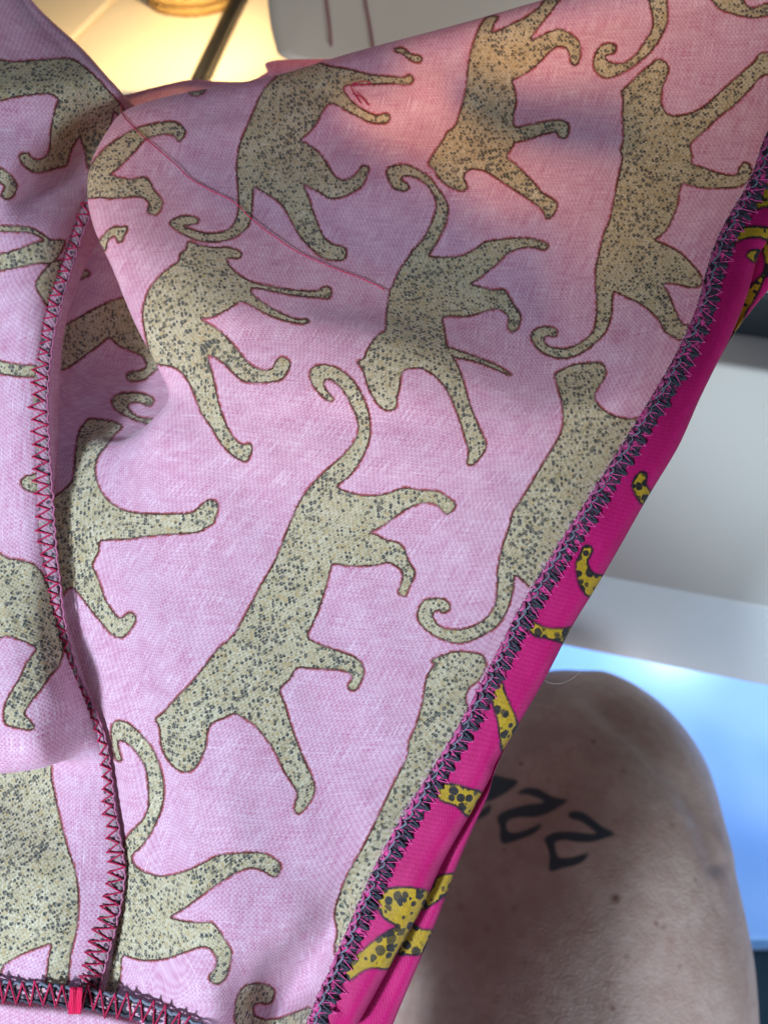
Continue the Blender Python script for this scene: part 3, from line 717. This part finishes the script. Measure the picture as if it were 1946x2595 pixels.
LEO_UNDER = """R10: -40,250 240,250 270,370 310,560 350,720 390,840 410,960 410,1080 400,1170 370,1300 345,1480 250,1500 250,1380 260,1300 270,1240 200,1260 100,1300 20,1350 -40,1385""".split('\n')
LEO_STRIP = """z4: 1260,860 1380,790 1450,720 1500,650 1560,560 1620,440 1680,350 1750,350 1750,720 1620,740 1540,780 1470,820 1390,860 1300,880
z4: 1240,1080 1330,980 1400,930 1500,908 1600,910 1700,935 1700,1040 1600,1000 1500,1000 1420,1025 1340,1060
z4: 1480,1150 1510,1110 1560,1105 1595,1115 1560,1205 1500,1180
R6: 945,1090 980,1035 1010,1030 1025,1050 1015,1090 1040,1130 1070,1165 1010,1195 980,1180 955,1130
R9: 650,270 670,225 690,180 710,170 735,185 730,215 715,240 710,270 740,315 800,340 780,410 720,440 680,400 660,350
R9: 380,550 440,580 500,605 600,607 650,600 630,690 570,680 500,660 440,650 400,610
R9: 195,890 260,890 270,930 300,1000 340,1100 330,1160 300,1220 265,1255 250,1180 235,1080 205,980
R8: 1040,1440 1130,1425 1200,1445 1290,1475 1270,1535 1225,1600 1150,1540 1070,1510
z5: 600,590 760,530 860,515 960,515 1060,530 1110,550 1105,610 1060,690 1010,790 960,860 920,940 870,860 820,820 740,770 690,700 600,690
z5: 840,850 700,930 600,1010 500,1090 320,1170 360,1290 460,1290 540,1230 640,1190 780,1200 830,1100 870,1030 920,940 890,880""".split('\n')
LEO_STRIP2 = """z4: 1610,1020 1760,1000 1760,1300 1640,1320 1600,1410 1540,1530 1480,1620 1420,1760 1300,1900 1180,2100 1150,2080 1280,1850 1420,1580 1450,1480 1500,1410 1570,1350 1620,1290 1635,1200
z5: 1060,640 1150,510 1200,420 1360,405 1330,500 1250,580 1170,640 1060,700
z5: 930,850 1000,830 1060,870 1150,880 1110,970 1060,1070 950,1080 850,1065 900,970""".split('\n')
POLY = {k: [outline(s) for s in v if s.strip()] for k, v in dict(main=LEO_MAIN, pocket=LEO_POCKET, left=LEO_LEFT, under=LEO_UNDER, strip=LEO_STRIP, strip2=LEO_STRIP2).items()}

garment = empty('garment', tuple(P(973, 1400, 0.2)))
tag(garment, 'inside-out pink garment with leopard print and overlocked seams, held up across the picture', 'garment')

DEPTH = np.full((3000 // 4 + 1, 2600 // 4 + 1), 9.0)    # nearest cloth, for laying threads on it
def note_depth(px, py, d):
    i = np.clip(((py + 200) / 4).astype(int), 0, DEPTH.shape[0] - 1); j = np.clip(((px + 300) / 4).astype(int), 0, DEPTH.shape[1] - 1)
    np.minimum.at(DEPTH, (i, j), d)
def cloth_depth(px, py, rad=2):
    px = np.atleast_1d(px); py = np.atleast_1d(py)
    out = []
    for x, y in zip(px, py):
        i = int((y + 200) / 4); j = int((x + 300) / 4)
        w = DEPTH[max(i - rad, 0):i + rad + 1, max(j - rad, 0):j + rad + 1]
        w = w[w < 8]
        out.append(w.min() if len(w) else base_depth(y))
    return np.array(out)

def cloth(name, rows, nr, nc, mat, layer_fn, parent=garment, anchor=-1, wr=True):
    a = net(rows, nr, nc)
    px, py, mm = a[..., 0], a[..., 1], a[..., 2]
    # fine unevenness of hanging cotton
    und = 0.14 * np.sin(px / 61 + py / 143) * np.sin(py / 87 - px / 190) + 0.07 * np.sin(px / 29 - py / 41 + 1.0)
    d = base_depth(py) - (mm + und) / 1000.0
    v = P(px, py, d)
    o = mesh_obj(name, v.reshape(-1, 3), grid_faces(*px.shape), mat, parent)
    # sheet coordinates measured along the cloth itself, in mm
    du = np.linalg.norm(np.diff(v, axis=1), axis=2) * 1000
    u = np.concatenate([np.zeros((v.shape[0], 1)), np.cumsum(du, 1)], 1)
    if anchor == -1: u = u - u[:, -1:]
    dv = np.linalg.norm(np.diff(v, axis=0), axis=2) * 1000
    w = np.concatenate([np.zeros((1, v.shape[1])), np.cumsum(dv, 0)], 0)
    w = 0.25 * w + 0.75 * w.mean(1, keepdims=True) - 0.18 * u
    set_attr(o, 'sheet', np.stack([u, w, np.zeros_like(u)], -1), 'FLOAT_VECTOR')
    set_attr(o, 'print_distance', layer_fn(px, py, a))
    note_depth(px.ravel(), py.ravel(), d.ravel())
    return o, v, px, py, d

def main_layer(px, py, a):
    nR, nC = px.shape
    ci = np.arange(nC) / 52.0                    # position in control columns
    front = polys_sdf(POLY['main'], px, py).reshape(px.shape)
    pocket = polys_sdf(POLY['pocket'], px, py).reshape(px.shape)
    use = np.broadcast_to(ci[None, :] < 2.45, px.shape) & (np.arange(nR)[:, None] / 34.0 < 10.3)
    return np.where(use, pocket, front)
cloth('main_panel', A, 34, 52, M_wrong, main_layer)

def left_layer(px, py, a):
    r = np.arange(px.shape[0])[:, None] / 30.0
    up = polys_sdf(POLY['left'], px, py).reshape(px.shape)
    un = polys_sdf(POLY['under'], px, py).reshape(px.shape)
    return np.where(np.broadcast_to(r > 16.5, px.shape), un, up)
cloth('side_panel', B, 30, 40, M_wrong, left_layer)

# cloth going on behind the fold, towards the machine
D = [
 [(270, 275, -40), (330, 262, -42), (390, 250, -44), (480, 228, -46), (560, 232, -47), (640, 232, -48), (720, 215, -50), (850, 205, -50), (1000, 190, -50)],
 [(285, 246, -38), (335, 236, -40), (390, 222, -41), (480, 203, -43), (540, 206, -44), (625, 206, -46), (675, 183, -48), (700, 152, -50), (1000, 150, -50)],
 [(300, 300, -34), (345, 300, -34), (390, 300, -34), (480, 290, -34), (560, 290, -34), (640, 280, -34), (720, 270, -34), (850, 250, -34), (1000, 240, -34)]]
cloth('back_panel', D, 20, 30, M_wrong, lambda x, y, a: np.full(x.shape, 16.0))

# bright strip of the right side, turned over along the edge
sr = cr_axis0(np.array(SEAM_R, float), 6)
def resample(path, n):
    p = np.array(path, float)
    s = np.concatenate([[0], np.cumsum(np.linalg.norm(np.diff(p, axis=0), axis=1))])
    t_ = np.linspace(0, s[-1], n)
    return np.stack([np.interp(t_, s, p[:, k]) for k in range(p.shape[1])], 1)
ST = [  # seam x,y ; strip edge x,y ; second layer edge x,y
 (1985, 290, 2080, 430, 2120, 460), (1950, 370, 2040, 470, 2090, 520), (1915, 470, 1995, 545, 2060, 620), (1850, 580, 1925, 640, 1980, 700), (1815, 670, 1895, 740, 1925, 760),
 (1785, 780, 1852, 850, 1858, 848), (1748, 870, 1816, 922, 1812, 925), (1700, 960, 1772, 1012, 1768, 1015), (1640, 1060, 1718, 1132, 1710, 1130), (1572, 1170, 1640, 1262, 1630, 1262), (1505, 1275, 1570, 1386, 1560, 1386),
 (1435, 1385, 1508, 1492, 1498, 1490), (1375, 1480, 1448, 1590, 1438, 1590), (1318, 1580, 1385, 1712, 1375, 1712), (1262, 1690, 1316, 1832, 1310, 1830), (1205, 1800, 1258, 1930, 1256, 1950), (1155, 1890, 1240, 1975, 1235, 2020),
 (1095, 1985, 1190, 2065, 1195, 2108), (1030, 2090, 1122, 2185, 1150, 2215), (975, 2190, 1070, 2300, 1112, 2320), (925, 2300, 1010, 2410, 1062, 2440), (880, 2405, 955, 2510, 1015, 2550), (838, 2500, 905, 2600, 975, 2650), (795, 2600, 850, 2700, 940, 2750), (800, 3300, 870, 3330, 930, 3350), (940, 3900, 1010, 3930, 1080, 3950)]
E1 = []; E2 = []
for (sx, sy, ex, ey, gx, gy) in ST:
    m = lambda t_: (sx + (ex - sx) * t_, sy + (ey - sy) * t_)
    E1.append([(sx - 6, sy - 5, -7.0), (*m(0.12), 0.2), (*m(0.45), 2.2), (*m(0.80), 2.6), (*m(1.0), 0.2), (*m(0.93), -4.0)])
    n2 = lambda t_: (ex + (gx - ex) * t_, ey + (gy - ey) * t_)
    E2.append([(*m(0.45), -4.5), (*m(0.80), -3.6), (*n2(0.30), -3.2), (*n2(0.75), -3.0), (*n2(1.0), -4.6), (*n2(0.85), -8.5)])
cloth('facing', E1, 16, 14, M_right, lambda x, y, a: polys_sdf(POLY['strip'], x, y), anchor=0)
cloth('facing_underlayer', E2, 16, 14, M_right, lambda x, y, a: polys_sdf(POLY['strip2'], x, y), anchor=0)

# unseen cloth added behind the front to block the needle lamp in bands
NL = P(960, 270, 0.345)
def glow_blocker(upper, lower, near=0.27):
    u_ = resample(cr_axis0(np.array(upper, float), 6), 60); l_ = resample(cr_axis0(np.array(lower, float), 6), 60)
    k = np.linspace(0, 1, 30)[:, None, None]
    g = u_[None] * (1 - k) + l_[None] * k
    d = base_depth(g[..., 1])
    p3 = P(g[..., 0], g[..., 1], d)
    w_ = near + 0.04 * np.sin(k[..., 0] * 5) + 0.015 * np.sin(np.linspace(0, 9, 60))[None]
    p3 = p3 + (NL - p3) * w_[..., None]
    o = mesh_obj('glow_blocker', p3.reshape(-1, 3), grid_faces(30, 60), M_wrong, garment)
    set_attr(o, 'sheet', np.stack([g[..., 0] * .1, g[..., 1] * .1, g[..., 0] * 0], -1), 'FLOAT_VECTOR')
    set_attr(o, 'print_distance', np.full(g.shape[:2], 16.0))
glow_blocker([(400, 250), (560, 215), (700, 205), (830, 215), (870, 310), (1000, 415), (1130, 475), (1235, 560), (1300, 640), (1400, 640), (1500, 650)],
           [(330, 440), (400, 520), (480, 590), (600, 645), (720, 680), (850, 725), (980, 775), (1100, 825), (1220, 870), (1330, 930), (1440, 960)])
glow_blocker([(1130, 60), (1200, 150), (1300, 190), (1420, 220), (1560, 240), (1720, 260)], [(1180, 270), (1240, 330), (1330, 370), (1430, 400), (1560, 420), (1720, 440)])

# strip of cloth under the bottom seam
G = [[(-150, 2500, -8), (0, 2520, -7), (120, 2532, -6), (220, 2548, -6), (330, 2572, -6), (470, 2615, -7)],
     [(-150, 2545, -4), (0, 2562, -3), (120, 2578, -3), (220, 2590, -4), (330, 2612, -4), (470, 2660, -6)],
     [(-150, 2640, -9), (0, 2650, -9), (120, 2660, -9), (220, 2670, -9), (330, 2690, -9), (470, 2740, -9)]]
cloth('lower_panel', G, 20, 30, M_wrong, lambda x, y, a: np.full(x.shape, 16.0))

# ------------------------------------------------------------------ seams
def frame2d(p):
    t_ = np.gradient(p, axis=0); t_ /= np.linalg.norm(t_, axis=1)[:, None]
    return t_, np.stack([-t_[:, 1], t_[:, 0]], 1)        # normal: to the left of travel (down-going -> minus x ... )

def ribbon(name, path, wl, wr, lift, mat, crown=1.0, nseg=260, ncross=12, parent=garment, edge=0.6):
    p = resample(cr_axis0(np.array(path, float), 6), nseg)
    own = p[:, 2] if p.shape[1] > 2 else None
    p = p[:, :2]
    t_, n_ = frame2d(p)
    wl = np.interp(np.linspace(0, 1, nseg), np.linspace(0, 1, len(wl)), wl); wr = np.interp(np.linspace(0, 1, nseg), np.linspace(0, 1, len(wr)), wr)
    dc = cloth_depth(p[:, 0], p[:, 1], 3) if own is None else base_depth(p[:, 1]) - own / 1000.0
    k = np.ones(9) / 9
    dc = np.convolve(np.pad(dc, 4, 'edge'), k, 'valid')
    s = np.linspace(-1, 1, ncross)
    off = np.where(s[None] < 0, s[None] * wl[:, None], s[None] * wr[:, None])
    px = p[:, :1] - n_[:, :1] * off; py = p[:, 1:] - n_[:, 1:] * off
    rough = 0.25 * np.sin(np.arange(nseg)[:, None] * 0.9 + s[None] * 2) + 0.2 * rng.standard_normal((nseg, ncross))
    mm = lift + crown * (1 - np.abs(s[None]) ** 3) + rough * 0.5
    d = dc[:, None] - mm / 1000
    v = P(px, py, d)
    o = mesh_obj(name, v.reshape(-1, 3), grid_faces(nseg, ncross), mat, parent)
    ln = np.concatenate([[0], np.cumsum(np.linalg.norm(np.diff(p, axis=0), axis=1))]) * 0.098
    set_attr(o, 'sheet', np.stack([off * 0.098, np.broadcast_to(ln[:, None], off.shape), np.zeros_like(off)], -1), 'FLOAT_VECTOR')
    return o, p, n_, dc, lift + crown

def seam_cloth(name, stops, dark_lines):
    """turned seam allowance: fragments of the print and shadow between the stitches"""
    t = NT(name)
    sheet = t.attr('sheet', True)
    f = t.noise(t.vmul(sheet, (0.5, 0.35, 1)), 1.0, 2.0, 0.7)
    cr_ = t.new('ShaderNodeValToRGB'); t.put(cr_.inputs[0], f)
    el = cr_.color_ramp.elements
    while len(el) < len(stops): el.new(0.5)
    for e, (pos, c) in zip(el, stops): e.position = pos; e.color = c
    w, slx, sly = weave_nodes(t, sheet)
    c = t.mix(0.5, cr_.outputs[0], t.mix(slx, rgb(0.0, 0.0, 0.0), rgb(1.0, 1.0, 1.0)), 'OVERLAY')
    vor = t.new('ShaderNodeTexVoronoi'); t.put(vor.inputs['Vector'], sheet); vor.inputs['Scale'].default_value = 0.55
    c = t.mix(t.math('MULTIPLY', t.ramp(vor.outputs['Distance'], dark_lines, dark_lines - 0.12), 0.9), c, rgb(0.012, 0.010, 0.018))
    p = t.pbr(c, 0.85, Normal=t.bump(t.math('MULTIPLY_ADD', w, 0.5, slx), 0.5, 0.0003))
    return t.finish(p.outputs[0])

M_seamL = seam_cloth('seam_allowance_pale', [(0.30, rgb(0.16, 0.13, 0.06)), (0.42, rgb(0.22, 0.16, 0.18)), (0.55, rgb(0.36, 0.15, 0.21)), (0.70, rgb(0.22, 0.19, 0.22))], 0.34)
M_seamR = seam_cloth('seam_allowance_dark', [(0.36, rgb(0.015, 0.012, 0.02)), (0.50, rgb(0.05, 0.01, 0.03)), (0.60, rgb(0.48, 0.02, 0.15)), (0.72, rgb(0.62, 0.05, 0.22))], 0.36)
M_seamB = seam_cloth('seam_allowance_bottom', [(0.36, rgb(0.012, 0.012, 0.016)), (0.52, rgb(0.03, 0.02, 0.03)), (0.60, rgb(0.50, 0.28, 0.36)), (0.72, rgb(0.30, 0.22, 0.06))], 0.40)

def along(p, n_, dc, s_px, off_px, lift):
    """points at arclength s (pixels) and sideways offset along a seam centre line"""
    L = np.concatenate([[0], np.cumsum(np.linalg.norm(np.diff(p, axis=0), axis=1))])
    f = lambda q: np.interp(s_px, L, q)
    x = f(p[:, 0]) - f(n_[:, 0]) * off_px; y = f(p[:, 1]) - f(n_[:, 1]) * off_px
    return P(x, y, f(dc) - np.asarray(lift) / 1000.0), L[-1]

# --- left seam: pale allowance overlocked with red zigzag
wl = [14, 17, 21, 22, 22, 22, 22, 22, 22, 21, 15, 10, 9, 10, 13, 18, 24, 28, 31, 28]
wr = [14, 18, 22, 23, 23, 23, 23, 23, 22, 20, 13, 9, 9, 10, 12, 16, 20, 23, 25, 23]
seamL, p, n_, dc, top = ribbon('overlocked_seam', SEAM_L, wl, wr, 0.3, M_seamL, 0.8)
tag(seamL, 'pale overlocked seam with red zigzag thread')
def zigzag(p, n_, dc, period, wl, wr, lift, skew=0.5, jit=2.0):
    _, L = along(p, n_, dc, 0.0, 0.0, 0.0)
    n = int(L / period)
    s = []; o = []
    for k in range(n):
        a0 = k * period
        u = k / n
        l_ = np.interp(u, np.linspace(0, 1, len(wl)), wl); r_ = np.interp(u, np.linspace(0, 1, len(wr)), wr)
        j = rng.normal(0, jit, 4)
        s += [a0 + j[0] * 0.6, a0 + 2.0 + j[0] * .6, a0 + period * skew + j[1] * 0.6, a0 + period * skew + 2.0 + j[1] * .6]
        o += [-l_ + j[2], -l_ + j[2] + 3, r_ + j[3] - 2, r_ + j[3]]
    s = np.array(s); o = np.array(o)
    pts = np.stack([s, o], 1)
    pts = cr_axis0(pts, 3)
    lf = lift - 0.25 * np.abs(np.sin(np.arange(len(pts)) * 0.26))
    q, _ = along(p, n_, dc, pts[:, 0], pts[:, 1], lf)
    return q
q = zigzag(p, n_, dc, 31, [w * 1.08 for w in wl], [w * 0.45 for w in wr], 1.45, 0.42, 2.6)
v, f = tube(q, 0.00023, 6)
mesh_obj('zigzag_thread', v, f, M_red, seamL)
# rolled bright edge of the same seam
L_ = np.arange(0, 2200, 6.0)
offs = np.interp(L_ / L_.max(), np.linspace(0, 1, len(wr)), wr) * 0.93 + 1.6 * np.sin(L_ * 0.21) + rng.normal(0, 0.8, len(L_))
q, _ = along(p, n_, dc, L_, offs, 0.8)
v, f = tube(q, 0.00024, 7)
mesh_obj('edge_thread', v, f, thread_mat('pale_pink_thread', rgb(0.20, 0.025, 0.07), rgb(0.48, 0.18, 0.28)), seamL)

# --- right seam: dark allowance, pink loops, grey chain, magenta zigzag
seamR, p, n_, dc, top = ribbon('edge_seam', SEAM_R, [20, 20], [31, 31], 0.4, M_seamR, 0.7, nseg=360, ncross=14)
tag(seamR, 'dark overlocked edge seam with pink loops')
_, Lr = along(p, n_, dc, 0.0, 0.0, 0.0)
q = zigzag(p, n_, dc, 30, [4, 4], [33, 35], 1.4, 0.42, 4.0)
v, f = tube(q, 0.00011, 6)
mesh_obj('zigzag_thread', v, f, M_magenta, seamR)
loop_shapes = {}
def loops(name, parent, s0, s1, step, off, length, width, r, lift, tilt, mat, var=0.25, lifts=0.6):
    s_ = s0
    k = 0
    while s_ < s1:
        c0 = s_ + rng.normal(0, step * 0.08)
        Ls = length * (1 + rng.normal(0, var)); Ws = width * (1 + rng.normal(0, var * 0.6))
        th = np.linspace(0, 1, 9)
        # an arched bight of thread crossing the edge
        so = c0 + (th - 0.5) * Ls + tilt * Ls * np.sin(th * math.pi)
        oo = off + rng.normal(0, 1.6) + Ws * (np.sin(th * math.pi) - 0.5)
        lf = lift + lifts * np.sin(th * math.pi) + rng.normal(0, 0.08)
        q_, _ = along(p, n_, dc, so, oo, lf)
        rr = r * (0.75 + 0.35 * np.sin(th * math.pi)) * (1 + rng.normal(0, 0.12))
        v_, f_ = tube(q_, rr, 7)
        mesh_obj(name, v_, f_, mat, parent)
        s_ += step; k += 1
loops('thread_loop', seamR, 6, Lr - 8, 29, -15, 24, 8, 0.00038, 0.75, 0.1, M_pinkloop, 0.45)
loops('chain_loop', seamR, 0, Lr - 8, 29, -5, 32, 9, 0.00021, 1.25, -0.25, M_grey, 0.2, 0.4)
M_black = thread_mat('black_thread', rgb(0.006, 0.006, 0.010), rgb(0.05, 0.05, 0.07))
loops('crossing_stitch', seamR, 12, Lr - 12, 29, 13, 12, 28, 0.00036, 1.0, 0.3, M_black, 0.25, 0.3)

# frayed yarn ends along the cut edge
fv = []; ff = []
for k in range(700):
    s0 = rng.uniform(5, Lr - 5); o0 = -16 + rng.normal(0, 3); ln = rng.uniform(6, 26); an = rng.normal(0, 0.9)
    th = np.linspace(0, 1, 4)
    q_, _ = along(p, n_, dc, s0 + th * ln * math.sin(an) + rng.normal(0, 1, 4), o0 - th * ln * math.cos(an) * 0.7, 0.7 + 0.5 * np.sin(th * 3))
    v_, f_ = tube(q_, 0.00005, 4)
    b_ = len(fv); fv += v_.tolist(); ff += [tuple(i_ + b_ for i_ in g_) for g_ in f_]
o = mesh_obj('frayed_fibres', fv, ff, thread_mat('fray', rgb(0.45, 0.12, 0.24), rgb(0.80, 0.62, 0.68)), seamR)
o['kind'] = 'stuff'

# --- bottom seam
SEAM_B = [(-120, 2492), (-40, 2505), (40, 2515), (120, 2520), (190, 2530), (260, 2540), (340, 2556), (420, 2585), (520, 2628)]
seamB, p, n_, dc, top = ribbon('bottom_seam', SEAM_B, [24, 24], [24, 24], 1.0, M_seamB, 1.4, nseg=140, ncross=12)
tag(seamB, 'dark overlocked bottom seam with red stitches')
q = zigzag(p, n_, dc, 33, [26, 26], [24, 28], 2.9, 0.35, 3.0)
v, f = tube(q, 0.00024, 6)
mesh_obj('zigzag_thread', v, f, M_red, seamB)
_, Lb = along(p, n_, dc, 0.0, 0.0, 0.0)
s_ = np.arange(0, Lb, 5.0)
for sgn, mat in ((-1, M_black), (1, M_grey)):
    q, _ = along(p, n_, dc, s_, sgn * (22 + 2.5 * np.sin(s_ * 0.2) + rng.normal(0, 0.8, len(s_))), 2.1)
    v, f = tube(q, 0.00042, 7); mesh_obj('looper_thread', v, f, mat, seamB)
# bar tack: a thick wrap of red thread over the seam
tack_v = []; tack_f = []
for k in range(9):
    x = 180 + k * 3.4
    ys = np.linspace(2503, 2570, 9)
    xs = x + (ys - 2503) * -0.06 + rng.normal(0, 0.5, 9)
    dcc = cloth_depth(np.full(9, x), ys, 3).min()
    lf = 3.0 + 0.9 * np.sin(np.linspace(0.12, 0.88, 9) * math.pi) + 0.2 * math.sin(k)
    v, f = tube(P(xs, ys, np.full(9, dcc) - lf / 1000 + 0.0018), 0.00024, 6)
    o_ = len(tack_v); tack_v += v.tolist(); tack_f += [tuple(i + o_ for i in ff) for ff in f]
o = mesh_obj('bar_tack', tack_v, tack_f, M_tack, seamB)
tag(o, 'thick bright red bar tack')

# ------------------------------------------------------------------ loose threads
def loose(name, pts, r, mat, label, cat='thread', lift=0.6, jit=1.2):
    q = resample(cr_axis0(np.array(pts, float), 8), max(30, len(pts) * 9))
    q = q + np.convolve(rng.normal(0, jit, len(q) + 4), np.ones(5) / 5, 'valid')[:, None] * np.array([[0.5, 1.0]])
    d = cloth_depth(q[:, 0], q[:, 1], 1)
    d = np.convolve(np.pad(d, 3, 'edge'), np.ones(7) / 7, 'valid')
    pts3 = P(q[:, 0], q[:, 1], d - lift / 1000)
    v, f = tube(pts3, r, 7)
    o = mesh_obj(name, v, f, mat, origin=pts3[len(pts3) // 2])
    return tag(o, label, cat)
loose('loose_thread', [(308, 262), (312, 290), (345, 328), (390, 368), (448, 418), (480, 450), (530, 480), (595, 512), (635, 552), (700, 602), (760, 640), (850, 680), (920, 706), (975, 733)], 0.00015, M_loose,
      'long loose red thread lying across the upper pink cloth')
loose('thread_tail', [(893, 211), (925, 204), (940, 210), (915, 214), (890, 214), (897, 235), (915, 262), (905, 242), (893, 236), (915, 245), (935, 267), (925, 250), (905, 232)], 0.00015, M_loose,
      'small tangle of red thread beside a leopard front leg at the top', jit=0.4)
# a fine hair sticking out past the edge of the bright strip
hq = cr_axis0(np.array([(1375, 1722, .192), (1400, 1733, .191), (1430, 1730, .190), (1460, 1712, .190), (1488, 1680, .191)], float), 6)
hp3 = P(hq[:, 0], hq[:, 1], hq[:, 2])
v, f = tube(hp3, 0.000022, 5)
o = mesh_obj('hair', v, f, simple('pale_hair', rgb(0.5, 0.45, 0.4), 0.5), origin=hp3[0])
tag(o, 'fine pale hair curling off the bright pink edge', 'hair')

for o in bpy.data.objects:
    if '_o' in o: del o['_o']
